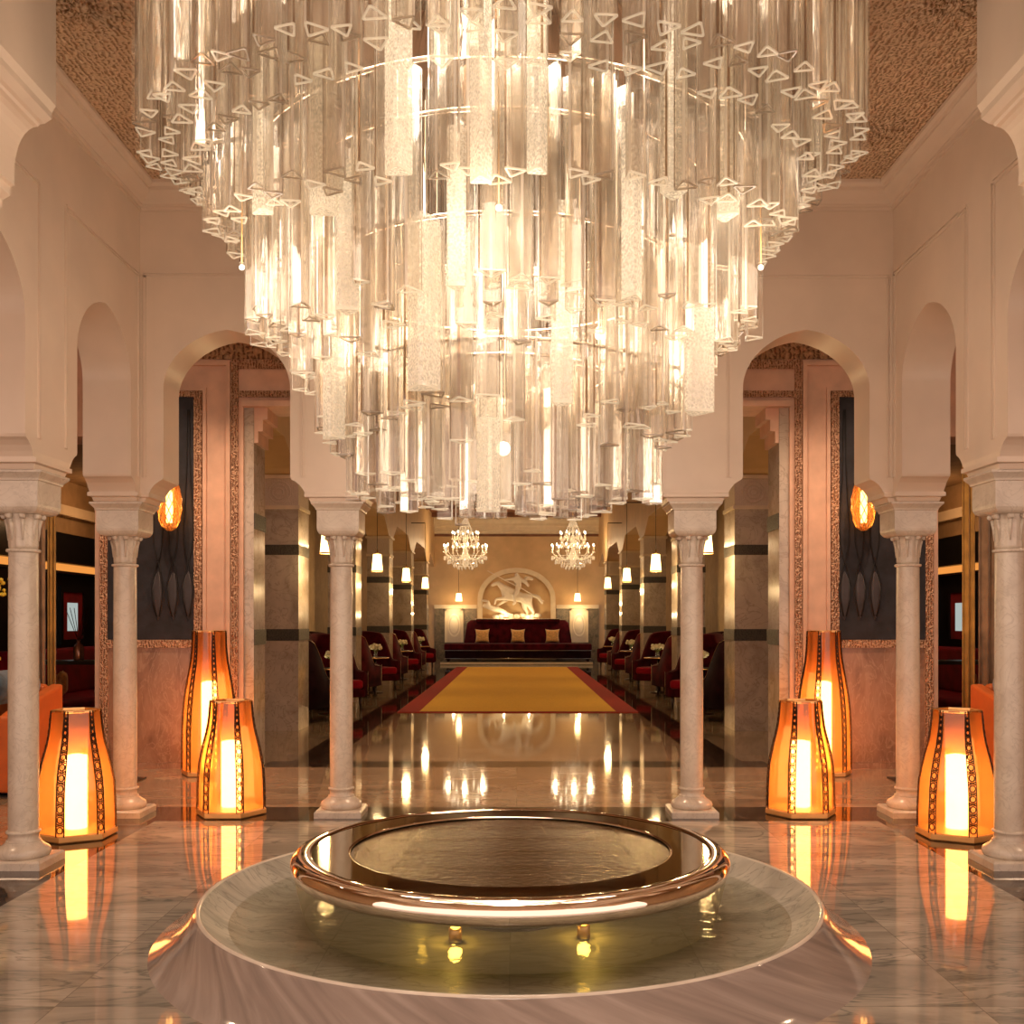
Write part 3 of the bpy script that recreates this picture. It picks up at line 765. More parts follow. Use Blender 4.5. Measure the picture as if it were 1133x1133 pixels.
# murals and their sconces
for s, side in ((-1, 'left'), (1, 'right')):
    x0, x1 = sorted((s*3.302, s*4.178)); cx = s*3.72
    t = empty('textile_mural', (cx, W2, 1.315), 'dark blue-grey textile wall panel with tulip folds behind the %s archway' % side, 'wall hanging', 'textile murals')
    MB().box(x0-cx, x1-cx, -.03, -.001, .003, 2.482).build('panel', 'mural', t)
    for k, xx in enumerate([-s*q for q in (.06, .215, .37)]):
        # a tulip: crossing cords above, folded bulb below
        b = MB(); zc = .95
        rows = []
        for i in range(15):
            u = i/14; z = .20+u*.50; w = .060*sin(pi*u)**.8*(.75+.5*u)+.002
            row = []
            for j in range(9):
                th = pi*j/8; row.append((xx-w*cos(th), -.032-.05*sin(th)*(w/.06)*(.75+.25*cos(th*6)), z))
            rows.append(row)
        b.loft(rows, closed=False, caps=False, smooth=True); b.build('fold', 'mural_fold', t)
        c = MB()
        for sg in (-1, 1):
            c.tube([(xx+sg*.012, -.045, .24), (xx+sg*.05, -.06, .42), (xx+sg*.058, -.06, .56), (xx+sg*.02, -.045, .74), (xx-sg*.02, -.040, .86), (xx-sg*.045, -.038, 1.0), (xx-sg*.05, -.038, 1.2), (xx-sg*.02, -.036, 1.7), (xx-sg*.008, -.034, 2.35)], .0065, 5)
        c.build('cord', 'mural_line', t)
    # sconce
    q = empty('wall_sconce', (s*3.50, W2-.035, 2.42), 'pierced amber oval sconce glowing on the %s mural' % side, 'sconce', 'amber wall sconces')
    b = MB(); b.box(-.03, .03, -.012, 0, .10, .5); b.build('bracket', 'brass', q)
    b = MB(); pr = [(.02,0),(.07,.035),(.105,.11),(.12,.22),(.118,.32),(.10,.42),(.07,.50),(.05,.53)]
    b.lathe(pr, 24, c=(0,-.135,0), cap=False); sh = b.build('oval_shade', 'amber', q)
    g = MB()
    for m in range(12):
        for dr in (-1, 1):
            g.tube([(r*1.02*cos(2*pi*m/12+dr*z*4), -.135+r*1.02*sin(2*pi*m/12+dr*z*4), z) for r, z in pr], .004, 4)
    g.build('pierced_lattice', 'brass', sh)
    MB().lathe([(.03,.08),(.035,.2),(.03,.40),(.0,.42)], 12, c=(0,-.135,0)).build('bulb', 'glow_sconce', q)

# ------------------------------------------------------------------ salon shell
b = MB(); b.box(-4.75, 4.75, SY1, SY1+.3, 0, 5.4); struct(b.build('wall_end', 'salon_wall'))
for s, nm in ((-1,'wall_salon_left'), (1,'wall_salon_right')):
    b = MB(); b.extrude([(s*4.2,W2+.5),(s*4.32,W2+.5),(s*4.32,12.5),(s*4.9,12.5),(s*4.9,SY1),(s*4.76,SY1),(s*4.76,12.62),(s*4.2,12.62)], 0, 5.4, 'z'); struct(b.build(nm, 'tan_wall'))
b = MB(); b.box(-4.8, 4.8, W2+.5, SY1+.3, 5.35, 5.5); struct(b.build('ceiling_salon', 'wood_ceiling'))
for i in range(11):
    b = MB(); y = W2+1.6+i*2.45; b.box(-SX, SX, y, y+.22, 5.22, 5.35); trim(b, 'wood_ceiling')
# beams over the pillars
for s in (-1, 1):
    b = MB(); a, e = sorted((s*SX, s*(SX+.52)))
    poly = [(W2+.5, 5.35), (W2+.5, 3.9)]
    for k in range(5):
        y0 = 15.0+5.1*k if k >= 0 else 0; y1 = 14.3+5.1*(k+1)
        if k == 0: 
            poly += [(13.4, 3.9), (13.8, 3.72), (14.1, 3.58), (14.3, 3.52), (15.0, 3.52)]
        poly += [(y0+.2, 3.58), (y0+.5, 3.72), (y0+.9, 3.9), (y1-.9, 3.9), (y1-.5, 3.72), (y1-.2, 3.58), (y1, 3.52), (y1+.7, 3.52)]
    poly = [p for p in poly if p[0] <= SY1] + [(SY1, 3.52), (SY1, 5.35)]
    q = []
    for p in poly:
        if not q or (abs(p[0]-q[-1][0])+abs(p[1]-q[-1][1])) > 1e-3: q.append(p)
    trim(MB().extrude(q, a, e, 'x'), 'salon_wall')
    # pillars
    for k in range(5):
        y0 = 14.3+5.1*k; a, e = sorted((s*SX, s*(SX+.52)))
        b = MB(); b.box(a, e, y0, y0+.7, 0, 3.05); trim(b, 'pillar')
        b = MB()
        for z0, z1 in ((2.42, 2.56), (1.24, 1.40)): b.box(a-.008, e+.008, y0-.008, y0+.708, z0, z1)
        trim(b, 'mosaic')
        b = MB(); b.box(a-.02, e+.02, y0-.02, y0+.72, 3.05, 3.10); b.box(a-.04, e+.04, y0-.04, y0+.74, 3.47, 3.52)
        trim(b, 'cream_paint')
        b = MB(); b.box(a, e, y0, y0+.7, 3.10, 3.47)
        for r in (.05, .10, .15):
            b.tube([((a+e)/2+r*cos(2*pi*i/16), y0-.004, 3.285+r*sin(2*pi*i/16)) for i in range(16)], .010, 5, closed=True)
        trim(b, 'carve_cream')
    # wall between pillars at the far side of each bay: cream pilaster near the end wall
b = MB()
prof2 = [(0,4.7),(.04,4.72),(.04,4.78),(.10,4.82),(.10,4.95),(.16,5.0),(.16,5.08),(.24,5.2),(.24,5.34),(0,5.34)]
b.extrude([(SY1-p, z) for p, z in prof2], -SX, SX, 'x'); trim(b, 'cream_paint')
b = MB(); b.box(-SX, SX, SY1-.06, SY1-.001, 4.62, 4.70); trim(b, 'wood_ceiling')

# end wall furnishing: dado, ledge, panels, niche
for s in (-1, 1):
    b = MB(); a, e = sorted((s*1.45, s*SX)); b.box(a, e, SY1-.05, SY1-.001, .0, 1.98); trim(b, 'dado_dark')
    b = MB(); b.box(a, e, SY1-.12, SY1-.001, 1.98, 2.12); trim(b, 'cream_paint')
    t = empty('wall_niche_panel', (s*2.28, SY1-.05, .75), 'lit ornamental niche panel with oval medallion on the %s of the end wall' % ('left' if s < 0 else 'right'), 'wall panel', 'lit niche panels')
    bb = MB(); bb.box(-.34,-.26,-.06,0,0,1.22); bb.box(.26,.34,-.06,0,0,1.22); bb.box(-.34,.34,-.06,0,1.16,1.22); bb.build('frame', 'cream_paint', t)
    MB().box(-.26,.26,-.012,0,0,1.16).build('back_panel', 'carve_cream', t)
    o = MB(); mt = Matrix.Translation((0,-.012,.62)) @ Matrix.Rotation(pi/2,4,'X') @ Matrix.Diagonal((1,1.9,1,1))
    o.lathe([(.19,0),(.21,.02),(.23,0)], 24, mtx=mt, cap=False); o.lathe([(.0,.03),(.1,.02),(.15,0)], 16, mtx=mt, cap=False); o.build('medallion', 'white_plaster', t)
    plight('niche_light', (s*2.28, SY1-.35, 1.8), 8, (1,.72,.35), .05)
# arched niche frame
b = MB()
def archpts(hw, spring, rise, z0, n=16): 
    return [(-hw, z0)] + [(-hw*cos(pi*i/n), spring+rise*sin(pi*i/n)) for i in range(n+1)] + [(hw, z0)]
NZ = 1.62
outer = archpts(1.42, 2.35, 1.12, NZ); inner = archpts(1.24, 2.32, .98, NZ)
b.extrude(outer + inner[::-1], SY1-.16, SY1-.001, 'y')
trim(b, 'cream_paint')
trim(MB().extrude(inner, SY1-.03, SY1-.002, 'y'), 'salon_wall')
b = MB(); b.box(-1.5, 1.5, SY1-.62, SY1-.001, NZ-.10, NZ-.002); trim(b, 'cream_paint')
# sculpture: horse and rider
def skin(name, verts, edges, radii, mat, parent=None, loc=(0,0,0), root=0, sub=1):
    me = bpy.data.meshes.new(name); me.from_pydata(verts, edges, []); me.materials.append(M[mat])
    o = bpy.data.objects.new(name, me); COL.objects.link(o); o.location = loc
    if parent is not None: o.parent = parent
    o.modifiers.new('Skin', 'SKIN'); o.modifiers.new('Sub', 'SUBSURF').levels = sub
    o.modifiers['Sub'].render_levels = sub
    for i, sv in enumerate(me.skin_vertices[0].data):
        sv.radius = (radii[i], radii[i]); sv.use_root = (i == root)
    for p in me.polygons: p.use_smooth = True
    return o
ts = empty('horse_and_rider_sculpture', (.0, SY1-.36, NZ), 'white plaster sculpture of a rider on a rearing horse in the arched niche', 'sculpture')
hv = [(.35,0,.72),(.0,0,.80),(-.32,0,.92),(-.52,0,1.15),(-.68,0,1.30),(-.92,0,1.18),   # rump belly chest neck head muzzle
      (.48,.0,.45),(.62,0,.22),(.55,0,.02), (.28,.1,.42),(.40,.1,.20),(.28,.1,.02),     # hind legs
      (-.45,-.05,.72),(-.75,-.05,.70),(-.80,-.05,.50), (-.40,.08,.66),(-.62,.08,.52),(-.78,.08,.36), # forelegs
      (.55,0,.85),(.80,0,.78),(.95,0,.52)]                                              # tail
he = [(0,1),(1,2),(2,3),(3,4),(4,5),(0,6),(6,7),(7,8),(0,9),(9,10),(10,11),(2,12),(12,13),(13,14),(2,15),(15,16),(16,17),(0,18),(18,19),(19,20)]
hr = [.20,.19,.20,.12,.09,.05,.11,.05,.04,.10,.05,.04,.08,.05,.035,.07,.045,.035,.07,.08,.04]
skin('horse', hv, he, hr, 'white_plaster', ts, root=1)
rv = [(.05,-.05,1.0),(.08,-.05,1.22),(.06,-.05,1.42),(.02,-.08,1.56),(-.02,-.1,1.64),(-.20,-.1,1.42),(-.45,-.12,1.38),(.30,-.1,1.34),(.45,-.12,1.15),
      (-.10,-.2,.85),(-.05,-.2,.55),(-.15,-.22,.5),(.35,.0,1.48),(.62,.0,1.42)]
re = [(0,1),(1,2),(2,3),(3,4),(2,5),(5,6),(2,7),(7,8),(0,9),(9,10),(10,11),(7,12),(12,13)]
skin('rider', rv, re, [.11,.12,.12,.06,.09,.055,.04,.06,.05,.08,.05,.04,.1,.06], 'white_plaster', ts)
MB().tube([(-1.05,-.16,1.72),(-.45,-.14,1.40),(.25,-.12,1.05),(1.0,-.1,.62)], [.015,.02,.02,.012], 6).build('lance', 'white_plaster', ts)
fv = [(-.55,-.05,.30),(-.80,-.05,.34),(-1.05,-.1,.42),(-1.22,-.1,.50),(-.35,-.05,.16),(-.1,-.1,.1),(-1.0,-.2,.62),(-1.3,-.2,.66)]
skin('fallen_figure', fv, [(0,1),(1,2),(2,3),(0,4),(4,5),(2,6),(6,7)], [.10,.12,.08,.09,.08,.05,.05,.04], 'white_plaster', ts)
b = MB()
for k in range(9):
    x = -.75+k*.19; b.ball((x, -.05+.04*(k % 2), .05+.03*(k % 3)), (.13,.10,.09), 8)
b.build('rocky_base', 'white_plaster', ts)
for x in (-.45, .45): plight('niche_uplight', (x, SY1-.75, NZ+.12), 14, (1,.75,.4), .04)

# end sofa and step
tp = empty('sofa_platform', (0, 36.2, 0), 'low dark platform with pale front edge under the long red sofa', 'platform')
MB().box(-2.65, 2.65, -.1, 1.75, 0, .10).build('step', 'dark_wood', tp)
MB().box(-2.65, 2.65, -.125, -.1, .015, .10).build('front_edge', 'cream_paint', tp)
tsf = empty('long_sofa', (.05, 36.78, .10), 'long burgundy velvet sofa against the end wall under the sculpture', 'sofa')
b = MB(); 
def outline(w0, w1, y0, y1, n=10):
    return [(-w0, y0), (w0, y0), (w0, y0+.5), (w1, y1), (-w1, y1), (-w0, y0+.5)]
b.extrude(outline(2.55, 1.95, -.55, .60), .10, .40, 'z'); b.build('base_frame', 'velvet_dark', tsf, bevel=.03)
b = MB(); b.extrude(outline(2.58, 1.95, -.58, .58), .40, .64, 'z'); b.build('seat', 'velvet', tsf, bevel=.06)
b = MB(); rows = []
for i in range(9):
    u = i/8; z = .60+u*.86; hw = 1.93-.14*u
    if i == 8: hw -= .1
    rows.append([(-hw, .45+.08*u, z), (-hw*.5, .40+.12*u, z+.0), (0, .38+.12*u, z+.05*u), (hw*.5, .40+.12*u, z), (hw, .45+.08*u, z), (hw+.02, .60, z), (0, .60, z+.05*u), (-hw-.02, .60, z)])
b.loft(rows, smooth=True); b.build('backrest', 'velvet', tsf)
b = MB(); b.box(-1.5,1.5,.40,.58,1.38,1.50); b.build('crest', 'velvet', tsf, bevel=.04)
b = MB(); b.tube([(-2.55,-.59,.40),(2.55,-.59,.40)], .006, 5); b.tube([(-2.55,-.56,.12),(2.55,-.56,.12)], .006, 5); b.build('stud_trim', 'stud', tsf)
for x in (-2.45, 2.45):
    for y in (-.5, -.0): MB().lathe([(.03,0),(.05,.1),(.05,.11)], 10, c=(x,y,0)).build('leg', 'dark_wood', tsf)
def cushion(name, label, cat, w, h, d, mat, loc, rot=(0,0,0), group=None, n=9):
    b = MB(); 
    for sd in (1, -1):
        rows = []
        for j in range(n):
            row = []
            for i in range(n):
                u, v = 2*i/(n-1)-1, 2*j/(n-1)-1
                pin = 1-.16*(1-u*u)*abs(v)**3; pin2 = 1-.16*(1-v*v)*abs(u)**3
                t_ = d*.5*((1-u**4)*(1-v**4))**.5
                row.append((w/2*u*pin2, sd*t_, h/2*v*pin+h/2))
            rows.append(row)
        b.loft(rows, closed=False, caps=False, smooth=True)
    o = b.build(name, mat); o.location = loc; o.rotation_euler = rot
    return tag(o, label, cat, group)
for x, w in ((-1.22,'left'), (.05,'middle'), (1.28,'right')):
    cushion('gold_cushion', '%s gold throw cushion of three on the long burgundy sofa' % w, 'cushion', .52, .50, .16, 'gold_fabric', (x, 37.02, .75), (radians(-8),0,0), 'gold cushions on the long sofa')

# rug
def rug(name, label, x0, x1, y0, y1, bw, m0, m1, z=.012):
    t = empty(name, ((x0+x1)/2, (y0+y1)/2, 0), label, 'rug')
    hx, hy = (x1-x0)/2, (y1-y0)/2
    b = MB(); b.box(-hx, hx, -hy, -hy+bw, 0, z); b.box(-hx, hx, hy-bw, hy, 0, z); b.box(-hx, -hx+bw, -hy+bw, hy-bw, 0, z); b.box(hx-bw, hx, -hy+bw, hy-bw, 0, z)
    b.build('border', m1, t)
    MB().box(-hx+bw, hx-bw, -hy+bw, hy-bw, 0, z).build('field', m0, t)
t = empty('carpet_runner', (0.02, 25.7, 0), 'long gold carpet with red side borders leading to the sofa', 'rug')
MB().box(-1.63, 1.63, -8.45, 8.5, 0, .014).build('field', 'rug_gold', t)
for s in (-1, 1):
    a, e = sorted((s*1.63, s*1.99)); MB().box(a, e, -8.55, 8.5, 0, .014).build('side_border', 'rug_red', t)
MB().box(-1.63, 1.63, -8.55, -8.45, 0, .014).build('end_border', 'rug_red', t)

# windows near the end of the side bays
for s in (-1, 1):
    t = struct(MB().extrude([(36.0+u, z) for u, z in [(x+0, z) for x, z in archpts(.55, 2.2, .6, 0.9)]], *sorted((s*4.74, s*4.758)), 'x').build('window_%d' % (1 if s < 0 else 2), 'window_light'))
    b = MB()
    for u in (-.55, -.18, .18, .55): b.box(*sorted((s*4.70, s*4.735)), 36+u-.02, 36+u+.02, .9, 2.25)
    for z in (.9, 1.5, 2.1): b.box(*sorted((s*4.70, s*4.735)), 35.45, 36.55, z-.02, z+.02)
    o = b.build('window_frame', 'cream_paint', t)

# salon curtains between pillars
def curtain(name, x, y0, y1, z0, z1, mat, label, n=40, amp=.04, axis='y', flare=0, group=None):
    t = MB(); rows = []
    for (z, k) in ((z0, 1+flare), (z0+.4*(z1-z0), 1+flare*.6), (z1, 1)):
        row = []
        for i in range(n+1):
            u = i/n; yy = y0+(y1-y0)*u*k; off = amp*sin(u*pi*2*(n/8))
            row.append((off, yy-y0, z-z0) if axis == 'y' else (yy-y0, off, z-z0))
        rows.append(row)
    t.loft(rows, closed=False, caps=False, smooth=True)
    o = t.build(name, mat); o.location = (x, y0, z0) if axis == 'y' else (y0, x, z0)
    m = o.modifiers.new('Solid', 'SOLIDIFY'); m.thickness = .012
    return tag(o, label, 'curtain', group)
for s, sd in ((-1,'left'), (1,'right')):
    for k in range(2):
        curtain('drape', s*4.62, 15.8+5.1*k, 17.6+5.1*k, .02, 3.9, 'curtain', 'tall taupe curtain behind the %s armchairs, %s the %s pillar' % (sd, 'just beyond' , 'first' if k == 0 else 'second'))

# ------------------------------------------------------------------ pendant lamps
def make_pendant():
    t = empty('pendant_lamp', (0,0,0), '', 'lamp', 'pleated pendant lamps on wall brackets')
    b = MB(); b.box(-.46, 0, -.012, .012, 4.30, 4.325); b.box(-.47, -.44, -.05, .05, 4.22, 4.40); b.build('bracket', 'bronze_dark', t)
    MB().tube([(0,0,4.31),(0,0,2.80)], .006, 5).build('cord', 'black', t)
    pf_ = [(.105, 2.44), (.102, 2.46), (.075, 2.76)]
    sh = MB().lathe(pf_, 40, cap=False).build('shade', 'glow_shade', t)
    MB().lathe([(.108,2.435),(.110,2.445),(.106,2.455)], 32, cap=False).build('shade_rim', 'brass', sh)
    MB().lathe([(.02,2.76),(.03,2.78),(.015,2.80),(.012,2.84)], 12).build('socket', 'brass', t)
    plight('pendant_light', (0,0,2.36), 55, (1,.66,.30), .08, t)
    return t
pend = make_pendant(); first = True
names = ['nearest', 'second', 'third', 'fourth', 'farthest']
for s, sd in ((-1,'left'), (1,'right')):
    for k in range(4):
        lab = '%s pleated pendant lamp on the %s row of pillars' % (names[k] if k < 3 else 'farthest', sd)
        loc = (s*2.60, 14.3+5.1*k, 0)
        if first: pend.location = loc; pend['label'] = lab; first = False; p = pend
        else: p = copy_thing(pend, loc, lab)
        p.scale = (1 if s < 0 else -1, 1, 1)
    # pendants in front of the end wall
    t = empty('pendant_lamp', (s*2.13+.06, 37.3, 0), 'small pleated pendant lamp in front of the %s niche panel by the sofa' % sd, 'lamp', 'pendants by the end wall')
    MB().tube([(0,0,5.34),(0,0,2.55)], .008, 5).build('cord', 'black', t)
    MB().lathe([(.12,2.24),(.09,2.52)], 24, cap=False).build('shade', 'glow_shade', t)
    plight('pendant_light', (0,0,2.15), 14, (1,.62,.28), .08, t)

# ------------------------------------------------------------------ crystal chandeliers
def make_crystal():
    t = empty('crystal_chandelier', (0,0,0), '', 'chandelier', 'candle-arm crystal chandeliers in the salon')
    b = MB(); b.lathe([(.02,1.85),(.02,1.5),(.06,1.35),(.03,1.2),(.09,1.0),(.04,.8),(.10,.6),(.16,.45),(.08,.32),(.12,.22),(.02,.12),(.0,.1)], 16); b.build('stem', 'crystal', t)
    MB().tube([(0,0,1.85),(0,0,2.12)], .012, 6).build('chain', 'brass', t)
    arms = []
    for R, z, n in ((.72,.55,12),(.44,.98,8)):
        for k in range(n):
            a = 2*pi*(k+.3)/n; c, s = cos(a), sin(a)
            pts = [(R*u*c, R*u*s, z-.22*sin(pi*u)+.06*u) for u in (.1,.3,.5,.7,.85,1)]
            arm = MB().tube(pts, .012, 5); arm.lathe([(.012,0),(.05,.01),(.055,.025),(.02,.03)], 8, c=(R*c,R*s,z+.05))
            a_ = arm.build('arm', 'crystal', t)
            cd = MB(); cd.lathe([(.016,0),(.016,.17)], 8, c=(R*c,R*s,z+.08)); cd.build('candle', 'cream_tube', a_)
            fl = MB(); fl.lathe([(.004,0),(.026,.03),(.022,.055),(.0,.10)], 8, c=(R*c,R*s,z+.25)); fl.build('flame_bulb', 'glow_flame', a_)
    b = MB(); rr = random.Random(3)
    for R, z, n in ((.72,.45,36),(.6,.32,28),(.44,.85,24),(.4,.2,18),(.25,.12,12),(.2,1.3,12),(.14,1.55,10),(.3,1.12,14)):
        for k in range(n):
            a = 2*pi*k/n; L = .07+.05*rr.random()
            b.lathe([(0,0),(.020,.02),(.012,L),(0,L+.015)], 5, c=(R*cos(a), R*sin(a), z-L), cap=False)
        b.tube([(R*cos(2*pi*i/24), R*sin(2*pi*i/24), z+.02) for i in range(24)], .008, 4, closed=True)
    for k in range(12):
        a = 2*pi*k/12; b.tube([(.05*cos(a),.05*sin(a),1.75),(.16*cos(a),.16*sin(a),1.5),(.3*cos(a),.3*sin(a),1.14),(.44*cos(a),.44*sin(a),.9)], .010, 4)
    b.build('crystal_drops', 'crystal', t)['kind'] = 'stuff'
    for lx, ly in ((.58,0),(-.58,0),(0,-.58)): plight('crystal_light', (lx,ly,.80), 26, (1,.68,.36), .06, t)
    return t
cc = make_crystal(); cc.location = (-1.72, 35, 3.23); cc['label'] = 'crystal chandelier with candle arms, left one above the long sofa'
copy_thing(cc, (1.9, 35, 3.23), 'crystal chandelier with candle arms, right one above the long sofa')

# ------------------------------------------------------------------ armchairs
def make_chair(mat, label, legs=True):
    t = empty('armchair', (0,0,0), label, 'armchair', 'burgundy wing armchairs')
    # U shaped shell; u from -1 (left front) .. 1 (right front)
    def plan(u, grow=0):
        # front at +y ; back at -y
        a = u*pi*.5; k = abs(u)
        if k < .55:
            th = pi*1.5 + (u/.55)*(pi*.5)
            return Vector((.37*cos(th)*(1+grow), -.10+.34*sin(th)*(1+grow), 0))
        q = (k-.55)/.45; sg = 1 if u > 0 else -1
        return Vector((sg*(.37+.02*q)*(1+grow), -.10+.50*q, 0))
    def hgt(u):
        k = abs(u)
        if k < .42: return 1.30 - .05*(k/.42)**2
        if k < .72: 
            q = (k-.42)/.30; return 1.25*(1-q)**1.0 + .68*q - .0
        return .68-.04*(k-.72)/.28
    n = 33; rows = []
    sec = []
    for i in range(n):
        u = -1+2*i/(n-1); h = hgt(u); o = plan(u, .16); p = plan(u, -.10)
        lean = -.12*max(0, 1-abs(u)/.6)
        o2 = o + Vector((0, lean, 0)); p2 = p + Vector((0, lean, 0))
        sec.append([(o.x, o.y, .22), (o.x*.98+o2.x*.02, o.y*.5+o2.y*.5, .22+(h-.22)*.5), (o2.x, o2.y, h-.03), ((o2.x+p2.x)/2, (o2.y+p2.y)/2, h), (p2.x, p2.y, h-.03), ((p.x+p2.x)/2, (p.y+p2.y)/2, .22+(h-.22)*.5), (p.x, p.y, .22)])
    b = MB(); b.loft(sec, smooth=True); b.build('backrest', mat, t)
    st = MB(); st.tube([(s_[2][0]*1.015, s_[2][1]-.004, s_[2][2]-.005) for s_ in sec], .004, 4)
    st.tube([(sec[0][0][0], sec[0][0][1]+.004, .24), (sec[0][2][0], sec[0][2][1]+.01, .64)], .004, 4); st.tube([(sec[-1][0][0], sec[-1][0][1]+.004, .24), (sec[-1][2][0], sec[-1][2][1]+.01, .64)], .004, 4)
    st.build('stud_trim', 'stud', t)
    b = MB(); b.extrude([(-.31,-.28),(.31,-.28),(.34,.47),(-.34,.47)], .34, .50, 'z'); b.build('seat', 'velvet_red' if mat != 'velvet_dark' else 'velvet', t, bevel=.05)  # redder velvet stands in for light catching the seat
    b = MB(); b.extrude([(-.36,-.30),(.36,-.30),(.39,.43),(-.39,.43)], .20, .34, 'z'); b.build('seat_rail', mat, t, bevel=.02)
    for x, y in ((-.33,.36),(.33,.36),(-.26,-.34),(.26,-.34)):
        MB().lathe([(.018,0),(.034,.21)], 10, c=(x,y,0)).build('leg', 'dark_wood', t)
    return t
proto = make_chair('velvet', ''); dark = make_chair('velvet_dark', '')
used = {'p': 0, 'd': 0}
ordn = ['first', 'second', 'third', 'fourth', 'fifth']
def put(kind, x, y, rz, label):
    src = proto if kind == 'p' else dark
    if not used[kind]: used[kind] = 1; src.location = (x,y,0); src.rotation_euler = (0,0,rz); src['label'] = label; return src
    return copy_thing(src, (x,y,0), label, rz)
# the chair's front is +y; rz turns it
tabs = [16.9+5.1*k for k in range(4)]
row = ['nearest', 'second', 'third', 'farthest']
for s, sd in ((-1,'left'), (1,'right')):
    for k, ty in enumerate(tabs):
        put('d' if k == 0 else 'p', s*3.28, ty-1.25, s*radians(18), '%s armchair turned away, before the %s %s side table' % ('dark plum' if k == 0 else 'burgundy', row[k], sd))
        put('p', s*3.18, ty+1.15, pi - s*radians(38), 'burgundy armchair facing the court, just beyond the %s %s side table' % (row[k], sd))
        put('p', s*3.80, ty-.05, s*pi/2, 'burgundy armchair set against the curtain side, outside the %s %s side table' % (row[k], sd))

# side tables with flowers
def make_table():
    t = empty('side_table', (0,0,0), '', 'side table', 'side tables between the armchairs')
    MB().lathe([(.0,.715),(.30,.715),(.32,.73),(.32,.745),(.30,.75),(0,.75)], 32, cap=False).build('top', 'black', t)
    MB().lathe([(.321,.728),(.326,.738),(.321,.748)], 32, cap=False).build('brass_edge', 'brass', t)
    MB().lathe([(.03,.03),(.025,.4),(.05,.715)], 12).build('pole', 'dark_wood', t)
    MB().lathe([(.2,0),(.2,.015),(.05,.035)], 24).build('foot', 'dark_wood', t)
    return t
def make_flowers():
    t = empty('flower_vase', (0,0,0), '', 'flowers', 'posies on the side tables')
    MB().lathe([(.035,0),(.045,.05),(.035,.12),(.04,.14)], 12, cap=False).build('vase', 'clear', t)
    b = MB(); r = random.Random(5)
    for i in range(22):
        a, q = r.random()*6.28, r.random()**.5*.12; b.ball((q*cos(a), q*sin(a), .19+.07*r.random()), .028+.014*r.random(), 6)
    b.build('blossoms', 'blossom', t)
    b = MB()
    for i in range(12):
        a = i*.55; b.tube([(0,0,.05),(.03*cos(a),.03*sin(a),.13),(.12*cos(a),.12*sin(a),.19)], [.003,.008,.002], 4)
    b.build('stems', 'leaf', t)
    return t
tb = make_table(); fw = make_flowers()
cand = empty('candle_holder', (0,0,0), '', 'candle', 'candle lights on the side tables')
MB().lathe([(.03,0),(.04,.02),(.045,.09)], 12, cap=False).build('glass', 'clear', cand)
MB().lathe([(.02,.0),(.02,.05),(.008,.07),(0,.08)], 10).build('flame', 'glow_bulb', cand)
i = 0
for s, sd in ((-1,'left'), (1,'right')):
    for k, ty in enumerate(tabs):
        lab = '%s round black side table on the %s side of the carpet' % (row[k], sd)
        fl = 'white flower posy on the %s %s side table' % (row[k], sd)
        cl = 'small candle light on the %s %s side table' % (row[k], sd)
        if i == 0:
            tb.location = (s*3.02, ty, 0); tb['label'] = lab; fw.location = (s*2.98, ty, .75); fw['label'] = fl
            cand.location = (s*3.2, ty-.05, .75); cand['label'] = cl
        else:
            copy_thing(tb, (s*3.02, ty, 0), lab); copy_thing(fw, (s*2.98, ty, .75), fl, rz=i)
            copy_thing(cand, (s*3.2, ty-.05, .75), cl)
        i += 1

